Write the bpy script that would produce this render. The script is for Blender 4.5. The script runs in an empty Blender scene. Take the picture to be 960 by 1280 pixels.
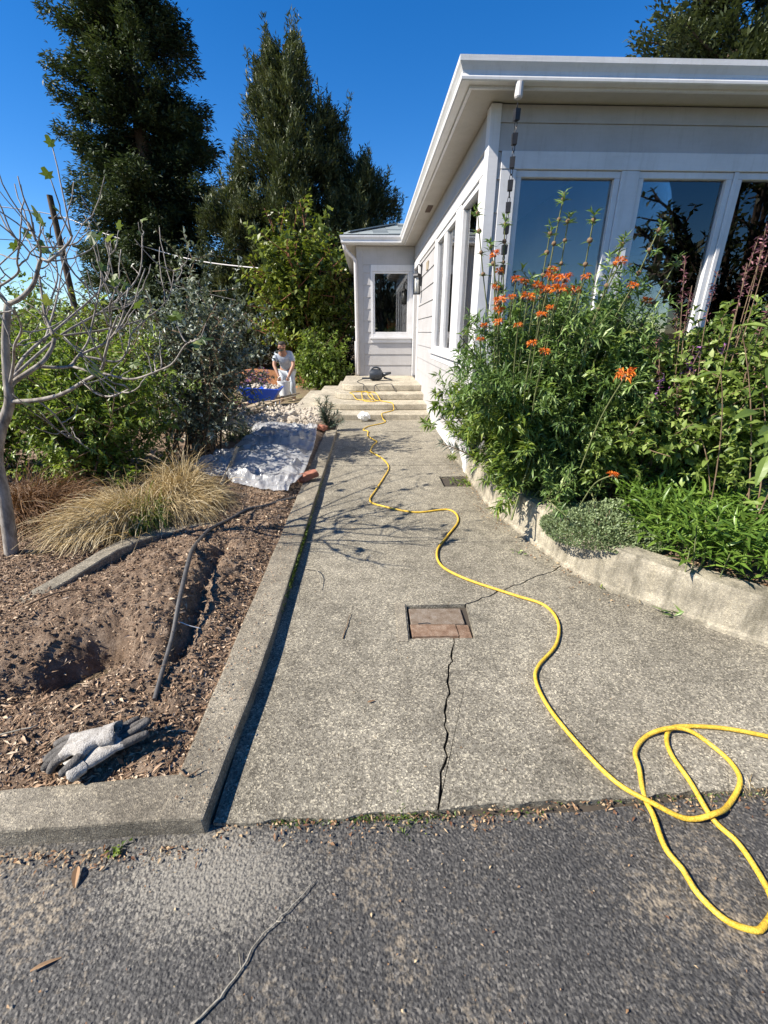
import bpy, bmesh, math, random
import numpy as np
from mathutils import Vector, Matrix, Euler
random.seed(7)
RNG = np.random.default_rng(11)
SC = bpy.context.scene
COL = SC.collection
PI = math.pi

# ------------------------------------------------------------------ camera, sky, sun
cam = bpy.data.cameras.new('camera')
cam.sensor_fit = 'VERTICAL'; cam.sensor_height = 36.0; cam.lens = 15.33
cam.clip_start = 0.02; cam.clip_end = 3000
camo = bpy.data.objects.new('camera', cam); COL.objects.link(camo)
camo.location = (0, 0, 1.3)
camo.rotation_euler = (math.radians(90 - 22.43), 0, math.radians(-1.94))
SC.camera = camo

SUNV = Vector((-1.05, -0.30, 1.0)).normalized()          # towards the sun
world = bpy.data.worlds.new('World'); SC.world = world; world.use_nodes = True
nt = world.node_tree; nt.nodes.clear()
sky = nt.nodes.new('ShaderNodeTexSky'); sky.sky_type = 'NISHITA'; sky.sun_disc = False
sky.sun_elevation = math.asin(SUNV.z)
sky.sun_rotation = math.atan2(SUNV.x, SUNV.y)
sky.altitude = 800; sky.air_density = 1.0; sky.dust_density = 0.0; sky.ozone_density = 4.0
hs = nt.nodes.new('ShaderNodeHueSaturation'); hs.inputs['Saturation'].default_value = 1.34; hs.inputs['Value'].default_value = 1.75; hs.inputs['Hue'].default_value = 0.507
bg = nt.nodes.new('ShaderNodeBackground'); bg.inputs['Strength'].default_value = 0.05
wo = nt.nodes.new('ShaderNodeOutputWorld')
nt.links.new(sky.outputs[0], hs.inputs['Color']); nt.links.new(hs.outputs[0], bg.inputs['Color'])
nt.links.new(bg.outputs[0], wo.inputs['Surface'])
sl = bpy.data.lights.new('sun', 'SUN'); sl.energy = 5.0; sl.angle = math.radians(0.5); sl.color = (1.0, 0.93, 0.82)
so = bpy.data.objects.new('sun', sl); COL.objects.link(so)
so.rotation_euler = SUNV.to_track_quat('Z', 'Y').to_euler()
so.location = SUNV * 50
SC.view_settings.view_transform = 'Standard'; SC.view_settings.look = 'None'
SC.view_settings.exposure = 1.05; SC.view_settings.gamma = 1.0
SC.cycles.max_bounces = 6; SC.cycles.transparent_max_bounces = 12
SC.cycles.diffuse_bounces = 2; SC.cycles.glossy_bounces = 3; SC.cycles.transmission_bounces = 4

# ------------------------------------------------------------------ object helpers
ORG = {}
def tag(o, label=None, cat=None, group=None, kind=None):
    if label: o['label'] = label
    if cat: o['category'] = cat
    if group: o['group'] = group
    if kind: o['kind'] = kind
    return o
def thing(name, label, cat, loc=(0, 0, 0), group=None):
    o = bpy.data.objects.new(name, None); COL.objects.link(o)
    o.location = loc; o.empty_display_size = 0.1
    ORG[o.name] = Vector(loc)
    return tag(o, label, cat, group)
def link_mesh(name, me, parent=None, local=False):
    """me is in world coordinates unless local"""
    o = bpy.data.objects.new(name, me); COL.objects.link(o)
    if parent is not None:
        org = ORG.get(parent.name, Vector((0, 0, 0)))
        if not local and org.length > 0:
            me.transform(Matrix.Translation(-org))
        o.parent = parent; ORG[o.name] = org
    else:
        ORG[o.name] = Vector((0, 0, 0))
    return o
def mesh_np(name, V, F, mats, parent=None, rnd=None, smooth=False, mi=None, local=False):
    V = np.asarray(V, dtype=np.float32).reshape(-1, 3)
    me = bpy.data.meshes.new(name)
    if isinstance(F, np.ndarray):
        k = F.shape[1]; n = F.shape[0]
        me.vertices.add(len(V)); me.vertices.foreach_set('co', V.ravel())
        me.loops.add(n * k); me.loops.foreach_set('vertex_index', F.astype(np.int32).ravel())
        me.polygons.add(n); me.polygons.foreach_set('loop_start', np.arange(0, n * k, k, dtype=np.int32))
        me.polygons.foreach_set('loop_total', np.full(n, k, dtype=np.int32))
        me.update(calc_edges=True)
    else:
        me.from_pydata(V.tolist(), [], F); me.update()
    for m in (mats if isinstance(mats, (list, tuple)) else [mats]): me.materials.append(m)
    if mi is not None: me.polygons.foreach_set('material_index', np.asarray(mi, dtype=np.int32))
    if smooth: me.polygons.foreach_set('use_smooth', np.ones(len(me.polygons), dtype=bool))
    if rnd is not None:
        a = me.attributes.new('rnd', 'FLOAT', 'POINT'); a.data.foreach_set('value', np.asarray(rnd, dtype=np.float32))
    return link_mesh(name, me, parent, local)

class MB:
    def __init__(s): s.v = []; s.f = []; s.m = []
    def add(s, V, F, m=0):
        b = len(s.v); s.v += [tuple(map(float, p)) for p in V]
        for f in F: s.f.append([i + b for i in f]); s.m.append(m)
        return s
    def box(s, x0, x1, y0, y1, z0, z1, m=0, jit=0):
        V = [(x, y, z) for z in (z0, z1) for x, y in ((x0, y0), (x1, y0), (x1, y1), (x0, y1))]
        if jit: V = [tuple(c + random.uniform(-jit, jit) for c in p) for p in V]
        return s.add(V, [(3, 2, 1, 0), (4, 5, 6, 7), (0, 1, 5, 4), (1, 2, 6, 5), (2, 3, 7, 6), (3, 0, 4, 7)], m)
    def obox(s, c, R, sx, sy, sz, m=0):
        V = [Vector(c) + R @ Vector((x * sx / 2, y * sy / 2, z * sz / 2)) for z in (-1, 1) for x, y in ((-1, -1), (1, -1), (1, 1), (-1, 1))]
        return s.add(V, [(3, 2, 1, 0), (4, 5, 6, 7), (0, 1, 5, 4), (1, 2, 6, 5), (2, 3, 7, 6), (3, 0, 4, 7)], m)
    def tube(s, pts, r, n=8, m=0, cap=True):
        pts = [Vector(p) for p in pts]; k = len(pts)
        rs = r if isinstance(r, (list, tuple)) else [r] * k
        V = []; up = None
        for i, p in enumerate(pts):
            t = (pts[min(i + 1, k - 1)] - pts[max(i - 1, 0)])
            t = t.normalized() if t.length > 1e-9 else Vector((0, 0, 1))
            if up is None:
                up = Vector((0, 0, 1)) if abs(t.z) < .9 else Vector((1, 0, 0))
            a = t.cross(up)
            if a.length < 1e-6: a = t.orthogonal()
            a.normalize(); b = a.cross(t).normalized(); up = b
            for j in range(n):
                q = 2 * PI * j / n
                V.append(p + (a * math.cos(q) + b * math.sin(q)) * rs[i])
        F = []
        for i in range(k - 1):
            for j in range(n):
                F.append((i * n + j, i * n + (j + 1) % n, (i + 1) * n + (j + 1) % n, (i + 1) * n + j))
        if cap: F += [tuple(range(n))[::-1], tuple((k - 1) * n + j for j in range(n))]
        return s.add(V, F, m)
    def lathe(s, c, prof, n=16, m=0, axis=None):
        R = Matrix.Identity(3) if axis is None else Vector((0, 0, 1)).rotation_difference(Vector(axis)).to_matrix()
        V = [Vector(c) + R @ Vector((r * math.cos(2 * PI * j / n), r * math.sin(2 * PI * j / n), z)) for r, z in prof for j in range(n)]
        F = [(i * n + j, i * n + (j + 1) % n, (i + 1) * n + (j + 1) % n, (i + 1) * n + j) for i in range(len(prof) - 1) for j in range(n)]
        F += [tuple(range(n))[::-1], tuple((len(prof) - 1) * n + j for j in range(n))]
        return s.add(V, F, m)
    def prism(s, poly, z0, z1, m=0):
        n = len(poly)
        V = [(x, y, z0) for x, y in poly] + [(x, y, z1) for x, y in poly]
        F = [tuple(range(n))[::-1], tuple(range(n, 2 * n))] + [(i, (i + 1) % n, n + (i + 1) % n, n + i) for i in range(n)]
        return s.add(V, F, m)
    def build(s, name, mats, parent=None, smooth=False, bevel=0, local=False, seg=2, auto=None):
        me = bpy.data.meshes.new(name); me.from_pydata(s.v, [], s.f)
        ml = mats if isinstance(mats, (list, tuple)) else [mats]
        for m in ml: me.materials.append(m)
        me.polygons.foreach_set('material_index', s.m)
        bm = bmesh.new(); bm.from_mesh(me)
        bmesh.ops.recalc_face_normals(bm, faces=bm.faces)
        if bevel:
            es = [e for e in bm.edges if len(e.link_faces) == 2 and e.calc_face_angle(0) > .5]
            bmesh.ops.bevel(bm, geom=es, offset=bevel, segments=seg, affect='EDGES', profile=.6, clamp_overlap=True)
        if smooth:
            for f in bm.faces: f.smooth = True
            if auto:
                for e in bm.edges:
                    if len(e.link_faces) == 2 and e.calc_face_angle(0) > auto: e.smooth = False
        bm.to_mesh(me); bm.free(); me.update()
        return link_mesh(name, me, parent, local)

def catmull(P, per=8):
    P = [Vector(p) for p in P]; out = []
    for i in range(len(P) - 1):
        p0, p1, p2, p3 = P[max(i - 1, 0)], P[i], P[i + 1], P[min(i + 2, len(P) - 1)]
        for k in range(per):
            t = k / per
            out.append(.5 * ((2 * p1) + (p2 - p0) * t + (2 * p0 - 5 * p1 + 4 * p2 - p3) * t * t + (3 * p1 - p0 - 3 * p2 + p3) * t ** 3))
    out.append(P[-1]); return out
def chaikin(P, n=2):
    P = [Vector(p) for p in P]
    for _ in range(n):
        Q = [P[0]]
        for a, b in zip(P, P[1:]): Q += [a * .75 + b * .25, a * .25 + b * .75]
        P = Q + [P[-1]]
    return P
def hsh(ix, iy, iz):
    h = (ix.astype(np.int64) * 374761393 + iy.astype(np.int64) * 668265263 + iz.astype(np.int64) * 2147483647) & 0xffffffff
    h = ((h ^ (h >> 13)) * 1274126177) & 0xffffffff
    return ((h ^ (h >> 16)) & 0xffff) / 65535.0
def vn(x, y, z=0.0):
    x, y = np.asarray(x, float), np.asarray(y, float); z = np.zeros_like(x) + z
    ix, iy, iz = np.floor(x), np.floor(y), np.floor(z)
    fx, fy, fz = x - ix, y - iy, z - iz
    fx, fy, fz = [t * t * (3 - 2 * t) for t in (fx, fy, fz)]
    r = 0
    for a in (0, 1):
        for b in (0, 1):
            for c in (0, 1):
                r = r + hsh(ix + a, iy + b, iz + c) * (fx if a else 1 - fx) * (fy if b else 1 - fy) * (fz if c else 1 - fz)
    return r - .5
def fbm(x, y, z=0.0, o=4):
    r = 0; a = 1.0
    for i in range(o): r = r + a * vn(x * 2 ** i + 17 * i, y * 2 ** i + 5 * i, z + 3.1 * i); a *= .5
    return r
def sstep(a, b, x):
    t = np.clip((x - a) / (b - a), 0, 1); return t * t * (3 - 2 * t)

# ------------------------------------------------------------------ materials
def newmat(name):
    m = bpy.data.materials.new(name); m.use_nodes = True
    n = m.node_tree; b = n.nodes['Principled BSDF']
    return m, n, b
def N(n, t, **kw):
    x = n.nodes.new(t)
    for k, v in kw.items():
        if k in x.inputs: x.inputs[k].default_value = v
        else: setattr(x, k, v)
    return x
def ramp(n, fac, stops, interp='LINEAR'):
    r = n.nodes.new('ShaderNodeValToRGB'); r.color_ramp.interpolation = interp
    e = r.color_ramp.elements
    while len(e) < len(stops): e.new(.5)
    for el, (p, c) in zip(e, stops): el.position = p; el.color = (c[0], c[1], c[2], 1)
    n.links.new(fac, r.inputs[0]); return r
def mixc(n, fac, a, b, blend='MIX'):
    x = n.nodes.new('ShaderNodeMix'); x.data_type = 'RGBA'; x.blend_type = blend
    for sock, v in ((x.inputs[0], fac), (x.inputs[6], a), (x.inputs[7], b)):
        if hasattr(v, 'links'): n.links.new(v, sock)
        else: sock.default_value = v if isinstance(v, float) else (*v, 1)
    return x.outputs[2]
def coords(n, kind='Object'):
    return n.nodes.new('ShaderNodeTexCoord').outputs[kind]
def geopos(n): return n.nodes.new('ShaderNodeNewGeometry').outputs['Position']
def noise(n, co, scale, detail=4, rough=.6):
    x = N(n, 'ShaderNodeTexNoise', Scale=scale, Detail=detail, Roughness=rough); n.links.new(co, x.inputs['Vector']); return x.outputs[0]
def voro(n, co, scale, feature='F1', out=0):
    x = n.nodes.new('ShaderNodeTexVoronoi'); x.feature = feature; x.inputs['Scale'].default_value = scale
    n.links.new(co, x.inputs['Vector']); return x.outputs[out]
def bump(n, b, h, strength, dist, prev=None):
    x = N(n, 'ShaderNodeBump', Strength=strength, Distance=dist); n.links.new(h, x.inputs['Height'])
    if prev is not None: n.links.new(prev, x.inputs['Normal'])
    n.links.new(x.outputs[0], b.inputs['Normal']); return x.outputs[0]
def plain(name, col, rough=.5, var=.12, scale=6, bmp=0, bscale=60, metal=0, spec=.5):
    m, n, b = newmat(name); co = geopos(n)
    f = noise(n, co, scale, 5)
    d = tuple(c * (1 - var) for c in col); u = tuple(min(1, c * (1 + var)) for c in col)
    r = ramp(n, f, [(.3, d), (.7, u)])
    n.links.new(r.outputs[0], b.inputs['Base Color'])
    b.inputs['Roughness'].default_value = rough; b.inputs['Metallic'].default_value = metal
    b.inputs['Specular IOR Level'].default_value = spec
    if bmp: bump(n, b, noise(n, co, bscale, 4), .6, bmp)
    return m
def leafmat(name, stops, rough=.45, trans=.3, spec=.4, tcol=(1.15, 1.2, .6)):
    m, n, b = newmat(name)
    a = n.nodes.new('ShaderNodeAttribute'); a.attribute_name = 'rnd'
    r = ramp(n, a.outputs['Fac'], stops)
    n.links.new(r.outputs[0], b.inputs['Base Color'])
    b.inputs['Roughness'].default_value = rough; b.inputs['Specular IOR Level'].default_value = spec
    tr = n.nodes.new('ShaderNodeBsdfTranslucent')
    n.links.new(mixc(n, 1.0, r.outputs[0], tcol, 'MULTIPLY'), tr.inputs[0])
    mx = n.nodes.new('ShaderNodeMixShader'); mx.inputs[0].default_value = trans
    n.links.new(b.outputs[0], mx.inputs[1]); n.links.new(tr.outputs[0], mx.inputs[2])
    n.links.new(mx.outputs[0], n.nodes['Material Output'].inputs[0]); return m

def concrete(name, base, dark, light, speck=1.0, stain=None, bdist=.004, streak=False):
    m, n, b = newmat(name); co = geopos(n)
    big = noise(n, co, 1.7, 5, .65)
    c1 = ramp(n, big, [(.3, dark), (.5, base), (.72, tuple(min(1, x * 1.18) for x in base))]).outputs[0]
    v = voro(n, co, 190, 'F1', 1)
    sep = n.nodes.new('ShaderNodeSeparateColor'); n.links.new(v, sep.inputs[0])
    sp = ramp(n, sep.outputs[0], [(0, (.36, .34, .31)), (.25, (.74, .72, .67)), (.58, (1.0, .98, .94)), (.80, (1.45, 1.40, 1.28)), (.93, (2.0, 1.93, 1.75))], 'CONSTANT').outputs[0]
    c2 = mixc(n, .78 * speck, c1, sp, 'MULTIPLY')
    fine = noise(n, co, 420, 3, .7)
    fr = ramp(n, fine, [(.32, (.45, .44, .42)), (.52, (1, 1, 1)), (.70, (1.4, 1.38, 1.3))]).outputs[0]
    c3 = mixc(n, .72, c2, fr, 'MULTIPLY')
    mid = noise(n, co, 11, 6, .7)
    c4 = mixc(n, .75, c3, ramp(n, mid, [(.3, (.58, .57, .55)), (.6, (1.10, 1.09, 1.06))]).outputs[0], 'MULTIPLY')
    c4 = mixc(n, .6, c4, ramp(n, noise(n, co, .75, 6, .75), [(.36, (.62, .60, .57)), (.6, (1.12, 1.1, 1.06))]).outputs[0], 'MULTIPLY')
    if streak:
        mp = N(n, 'ShaderNodeMapping'); mp.inputs['Scale'].default_value = (9, 9, .8); n.links.new(co, mp.inputs[0])
        st = noise(n, mp.outputs[0], 1.6, 5, .7)
        c4 = mixc(n, .8, c4, ramp(n, st, [(.36, (.42, .42, .40)), (.52, (1, 1, 1)), (.7, (1.12, 1.1, 1.05))]).outputs[0], 'MULTIPLY')
    n.links.new(c4, b.inputs['Base Color']); b.inputs['Roughness'].default_value = .9
    b.inputs['Specular IOR Level'].default_value = .25
    p = bump(n, b, noise(n, co, 260, 3, .7), .9, bdist)
    bump(n, b, voro(n, co, 190), .5, bdist * .7, p)
    return m

M = {}
M['path'] = concrete('exposed_aggregate_concrete', (.30, .283, .243), (.215, .203, .174), 0)
M['step'] = concrete('step_concrete', (.45, .415, .345), (.35, .32, .265), 0, speck=.55, bdist=.003)
M['kerb'] = concrete('kerb_concrete', (.295, .27, .225), (.18, .162, .133), 0, speck=.7)
M['wallc'] = concrete('retaining_concrete', (.46, .425, .35), (.26, .24, .195), 0, speck=.35, streak=True)
M['seam'] = plain('dark_soil_base', (.05, .04, .03), .95, .3, 30)

def asphalt():
    m, n, b = newmat('worn_asphalt'); co = geopos(n)
    v = voro(n, co, 185, 'F1', 1); sep = n.nodes.new('ShaderNodeSeparateColor'); n.links.new(v, sep.inputs[0])
    c = ramp(n, sep.outputs[0], [(0, (.027, .026, .025)), (.45, (.048, .046, .044)), (.8, (.074, .071, .067)), (.95, (.115, .108, .098)), (1, (.17, .158, .14))]).outputs[0]
    dust = noise(n, co, 2.6, 6, .72)
    dfine = noise(n, co, 60, 4, .7)
    dm = N(n, 'ShaderNodeMath', operation='MULTIPLY'); n.links.new(dust, dm.inputs[0]); n.links.new(dfine, dm.inputs[1])
    df = ramp(n, dm.outputs[0], [(.27, (0, 0, 0)), (.40, (.85, .85, .85))]).outputs[0]
    c = mixc(n, df, c, (.27, .225, .165))
    # pale mortar splash on the asphalt by the kerb corner
    gx = N(n, 'ShaderNodeVectorMath', operation='DISTANCE'); gx.inputs[1].default_value = (-.40, .70, 0)
    mp = N(n, 'ShaderNodeMapping'); mp.inputs['Scale'].default_value = (1.0, 2.0, 1); n.links.new(co, mp.inputs[0]); n.links.new(mp.outputs[0], gx.inputs[0])
    gx.inputs[1].default_value = (-.42, .70 * 2.0, 0)
    ad = N(n, 'ShaderNodeMath', operation='MULTIPLY_ADD'); n.links.new(noise(n, co, 75, 6, .8), ad.inputs[0]); ad.inputs[1].default_value = -1.15; a2 = N(n, 'ShaderNodeMath', operation='ADD'); a2.inputs[1].default_value = .40; n.links.new(gx.outputs['Value'], a2.inputs[0]); n.links.new(a2.outputs[0], ad.inputs[2])
    sf = ramp(n, ad.outputs[0], [(0, (.8, .8, .8)), (.05, (0, 0, 0))])
    sf.color_ramp.elements[0].position = 0.0; sf.color_ramp.elements[1].position = .10
    gate = ramp(n, voro(n, co, 95, 'F1', 0), [(.0, (1, 1, 1)), (.55, (.15, .15, .15))]).outputs[0]
    gate2 = ramp(n, noise(n, co, 130, 4, .8), [(.38, (0, 0, 0)), (.52, (1, 1, 1))]).outputs[0]
    c = mixc(n, mixc(n, 1.0, sf.outputs[0], gate2, 'MULTIPLY'), c, (.27, .25, .21))
    big = noise(n, co, 1.1, 4)
    c = mixc(n, 1.0, c, ramp(n, big, [(.3, (.72, .72, .72)), (.7, (1.25, 1.22, 1.16))]).outputs[0], 'MULTIPLY')
    n.links.new(c, b.inputs['Base Color']); b.inputs['Roughness'].default_value = .72; b.inputs['Specular IOR Level'].default_value = .45
    p = bump(n, b, voro(n, co, 150, 'SMOOTH_F1'), .85, .005)
    bump(n, b, noise(n, co, 240, 3, .7), .7, .003, p)
    return m
M['asphalt'] = asphalt()

def soilmat(name, stops, scale=14, bscale=90, bd=.012):
    m, n, b = newmat(name); co = geopos(n)
    a = noise(n, co, scale, 8, .75)
    c = ramp(n, a, stops).outputs[0]
    f = noise(n, co, 240, 3, .8)
    c = mixc(n, .85, c, ramp(n, f, [(.3, (.5, .48, .46)), (.6, (1.1, 1.1, 1.1)), (.75, (1.6, 1.5, 1.35))]).outputs[0], 'MULTIPLY')
    n.links.new(c, b.inputs['Base Color']); b.inputs['Roughness'].default_value = .95; b.inputs['Specular IOR Level'].default_value = .15
    p = bump(n, b, noise(n, co, bscale, 6, .8), 1.0, bd)
    bump(n, b, voro(n, co, 260), .5, .003, p)
    return m
M['soil'] = soilmat('dug_soil', [(.3, (.12, .08, .054)), (.5, (.235, .168, .118)), (.68, (.37, .285, .21))])
M['ground'] = soilmat('dry_ground', [(.3, (.15, .11, .07)), (.5, (.22, .17, .11)), (.7, (.20, .20, .10))], 2.5, 40, .03)
M['bank'] = soilmat('orange_soil', [(.3, (.24, .10, .045)), (.55, (.36, .17, .08)), (.7, (.40, .22, .11))], 4)
M['dust'] = soilmat('pale_rubble_dust', [(.3, (.36, .31, .25)), (.5, (.52, .46, .38)), (.7, (.62, .57, .48))], 9)

def paint(name, col, rough=.5, var=.05):
    m, n, b = newmat(name); co = geopos(n)
    mp = N(n, 'ShaderNodeMapping'); mp.inputs['Scale'].default_value = (3, 3, 26); n.links.new(co, mp.inputs[0])
    g = noise(n, mp.outputs[0], 2.0, 5, .6); d = noise(n, co, 3.0, 5, .7)
    c = ramp(n, g, [(.3, tuple(x * (1 - var) for x in col)), (.7, col)]).outputs[0]
    c = mixc(n, .7, c, ramp(n, d, [(.25, (.80, .785, .76)), (.6, (1, 1, 1))]).outputs[0], 'MULTIPLY')
    mv = N(n, 'ShaderNodeMapping'); mv.inputs['Scale'].default_value = (14, 14, .9); n.links.new(co, mv.inputs[0])
    c = mixc(n, .30, c, ramp(n, noise(n, mv.outputs[0], 2.2, 6, .72), [(.33, (.72, .70, .66)), (.47, (1, 1, 1))]).outputs[0], 'MULTIPLY')
    n.links.new(c, b.inputs['Base Color']); b.inputs['Roughness'].default_value = rough; b.inputs['Specular IOR Level'].default_value = .4
    bump(n, b, g, .25, .003); return m
M['siding'] = paint('pale_grey_siding_paint', (.44, .425, .415))
M['trim'] = paint('white_trim_paint', (.67, .66, .655), .4)
M['soffit'] = paint('soffit_paint', (.46, .43, .38), .6)
M['gutter'] = paint('gutter_white', (.70, .69, .67), .35)
M['downpipe'] = paint('downpipe_paint', (.60, .57, .55), .4)
M['black'] = plain('black_metal', (.025, .025, .027), .4, .2, 20)
M['chain'] = plain('dark_bronze', (.022, .02, .02), .45, .3, 20, metal=.2)
M['plastic_dark'] = plain('dark_grey_plastic', (.03, .036, .045), .42, .2, 14)
M['lampglass'] = plain('frosted_lantern_glass', (.62, .62, .58), .3, .05)
M['interior'] = plain('interior_wall_paint', (.42, .39, .35), .8, .04)
M['ceiling'] = plain('interior_ceiling_paint', (.78, .76, .74), .8, .02)
M['floorwood'] = plain('interior_wood_floor', (.16, .09, .05), .4, .2, 3)
def glass():
    m, n, b = newmat('window_glass'); n.nodes.remove(b)
    fr = N(n, 'ShaderNodeFresnel', IOR=1.85)
    t = n.nodes.new('ShaderNodeBsdfTransparent'); t.inputs[0].default_value = (.90, .92, .93, 1)
    g = N(n, 'ShaderNodeBsdfGlossy', Roughness=.0); g.inputs[0].default_value = (1, 1, 1, 1)
    co = geopos(n); bp = N(n, 'ShaderNodeBump', Strength=.02, Distance=.02); n.links.new(noise(n, co, 1.5, 2), bp.inputs['Height']); n.links.new(bp.outputs[0], g.inputs['Normal'])
    mx = n.nodes.new('ShaderNodeMixShader'); n.links.new(fr.outputs[0], mx.inputs[0]); n.links.new(t.outputs[0], mx.inputs[1]); n.links.new(g.outputs[0], mx.inputs[2])
    n.links.new(mx.outputs[0], n.nodes['Material Output'].inputs[0]); return m
M['glass'] = glass()
def shingle():
    m, n, b = newmat('asphalt_shingle'); 
    oi = n.nodes.new('ShaderNodeObjectInfo'); co = geopos(n)
    c = ramp(n, oi.outputs['Random'], [(0, (.12, .14, .145)), (.5, (.20, .23, .235)), (1, (.30, .33, .32))]).outputs[0]
    c = mixc(n, .8, c, ramp(n, noise(n, co, 90, 3), [(.35, (.7, .7, .7)), (.65, (1.2, 1.2, 1.2))]).outputs[0], 'MULTIPLY')
    n.links.new(c, b.inputs['Base Color']); b.inputs['Roughness'].default_value = .9; return m
M['shingle'] = shingle()
def barkmat(name, c0, c1, scale=30, bd=.008):
    m, n, b = newmat(name); co = geopos(n)
    mp = N(n, 'ShaderNodeMapping'); mp.inputs['Scale'].default_value = (1, 1, .35); n.links.new(co, mp.inputs[0])
    f = noise(n, mp.outputs[0], scale, 6, .7)
    n.links.new(ramp(n, f, [(.35, c0), (.65, c1)]).outputs[0], b.inputs['Base Color']); b.inputs['Roughness'].default_value = .85
    b.inputs['Specular IOR Level'].default_value = .2
    bump(n, b, f, .8, bd); return m
M['bark'] = barkmat('brown_bark', (.05, .035, .025), (.13, .095, .07), 12, .03)
M['figbark'] = barkmat('pale_grey_fig_bark', (.12, .10, .083), (.38, .345, .30), 26, .004)
M['stemg'] = barkmat('green_stem', (.10, .13, .05), (.20, .20, .09), 50, .001)
M['stemb'] = barkmat('brown_stem', (.11, .07, .045), (.24, .17, .11), 50, .001)
M['redbark'] = barkmat('red_bark', (.16, .06, .035), (.27, .12, .07), 14, .01)
M['wood'] = barkmat('weathered_wood', (.26, .20, .13), (.46, .38, .27), 24, .002)
M['yellow'] = soilmat('yellow_rubber_hose', [(.30, (.36, .23, .06)), (.43, (.64, .40, .035)), (.62, (.74, .50, .07))], 30, 200, .0006)
M['yellow'].node_tree.nodes['Principled BSDF'].inputs['Roughness'].default_value = .45; M['yellow'].node_tree.nodes['Principled BSDF'].inputs['Specular IOR Level'].default_value = .4
M['blacktube'] = plain('weathered_black_tube', (.075, .07, .065), .55, .35, 60, .001)
M['brick'] = plain('red_brick', (.30, .12, .075), .9, .25, 30, .004, 90)
M['terracotta'] = soilmat('rusty_cover', [(.3, (.11, .068, .046)), (.48, (.24, .155, .105)), (.68, (.35, .27, .20))], 26, 120, .004)
M['covergrey'] = soilmat('grey_brown_cover', [(.32, (.13, .09, .062)), (.48, (.21, .165, .125)), (.68, (.29, .25, .205))], 22, 120, .003)
M['orange'] = leafmat('orange_petal', [(0, (.42, .07, .01)), (.5, (.74, .17, .015)), (1, (.86, .33, .04))], .5, .25, tcol=(1.1, .9, .6))
M['burgundy'] = leafmat('burgundy_petal', [(0, (.07, .03, .045)), (.5, (.20, .08, .10)), (1, (.36, .18, .19))], .6, .2, tcol=(1, .8, .8))
M['purple'] = leafmat('purple_petal', [(0, (.07, .03, .14)), (.5, (.20, .09, .28)), (1, (.45, .16, .34))], .6, .2, tcol=(1, .8, 1))
M['seed'] = plain('dried_seed_head', (.16, .10, .055), .9, .35, 90, .003)
# foliage
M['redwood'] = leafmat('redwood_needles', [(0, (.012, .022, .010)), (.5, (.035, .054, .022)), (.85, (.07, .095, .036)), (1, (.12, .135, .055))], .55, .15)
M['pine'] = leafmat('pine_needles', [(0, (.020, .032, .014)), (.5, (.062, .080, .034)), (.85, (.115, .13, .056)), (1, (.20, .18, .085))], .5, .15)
M['madrone'] = leafmat('madrone_leaf', [(0, (.04, .06, .012)), (.5, (.12, .155, .025)), (.85, (.22, .26, .045)), (1, (.36, .37, .09))], .4, .3)
M['bushlt'] = leafmat('light_green_leaf', [(0, (.06, .10, .02)), (.5, (.15, .22, .04)), (1, (.28, .34, .09))], .4, .35)
M['guava'] = leafmat('grey_green_leaf', [(0, (.05, .065, .04)), (.45, (.13, .155, .105)), (.75, (.27, .30, .235)), (1, (.52, .54, .47))], .38, .15)  # palest stops: pale leaf backs, plus sunlit highlights put into the colour
M['willow'] = leafmat('fresh_green_leaf', [(0, (.06, .10, .015)), (.5, (.17, .24, .04)), (.85, (.30, .38, .08)), (1, (.50, .53, .24))], .4, .35)
M['leo'] = leafmat('narrow_green_leaf', [(0, (.04, .08, .018)), (.45, (.11, .18, .05)), (.8, (.21, .31, .09)), (1, (.42, .50, .22))], .38, .3)
M['leoy'] = leafmat('yellow_green_leaf', [(0, (.06, .10, .015)), (.5, (.14, .21, .03)), (1, (.30, .36, .08))], .4, .4)
M['sage'] = leafmat('sage_leaf', [(0, (.055, .095, .02)), (.5, (.16, .23, .05)), (.85, (.30, .38, .10)), (1, (.48, .54, .24))], .42, .35)
M['thyme'] = leafmat('thyme_leaf', [(0, (.09, .12, .06)), (.5, (.21, .27, .13)), (1, (.38, .45, .25))], .5, .25)
M['spear'] = leafmat('spear_leaf', [(0, (.05, .10, .015)), (.5, (.12, .21, .035)), (1, (.22, .33, .06))], .35, .35)
M['blueneedle'] = leafmat('blue_green_needle', [(0, (.02, .045, .035)), (.5, (.055, .095, .07)), (1, (.12, .17, .12))], .5, .1)
M['straw'] = leafmat('straw_blade', [(0, (.16, .115, .045)), (.4, (.38, .28, .13)), (.75, (.60, .48, .28)), (1, (.80, .70, .48))], .55, .25, tcol=(1.1, 1, .7))
M['rust'] = leafmat('rusty_dead_blade', [(0, (.06, .03, .012)), (.5, (.17, .085, .035)), (1, (.30, .18, .09))], .6, .2, tcol=(1.1, 1, .7))
M['chips'] = leafmat('wood_chip', [(0, (.06, .032, .018)), (.4, (.20, .12, .068)), (.75, (.38, .255, .16)), (1, (.60, .47, .33))], .8, 0)
M['litter'] = leafmat('dry_leaf', [(0, (.14, .06, .03)), (.5, (.32, .19, .10)), (1, (.52, .40, .24))], .7, .15)
M['oak'] = leafmat('oak_leaf', [(0, (.015, .025, .010)), (.5, (.04, .055, .02)), (1, (.09, .11, .04))], .5, .2)
M['figleaf'] = leafmat('fig_leaf', [(0, (.04, .07, .015)), (.5, (.10, .145, .03)), (1, (.26, .29, .09))], .5, .3)
M['hill'] = plain('distant_hill', (.10, .13, .16), .95, .2, .05)

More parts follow.
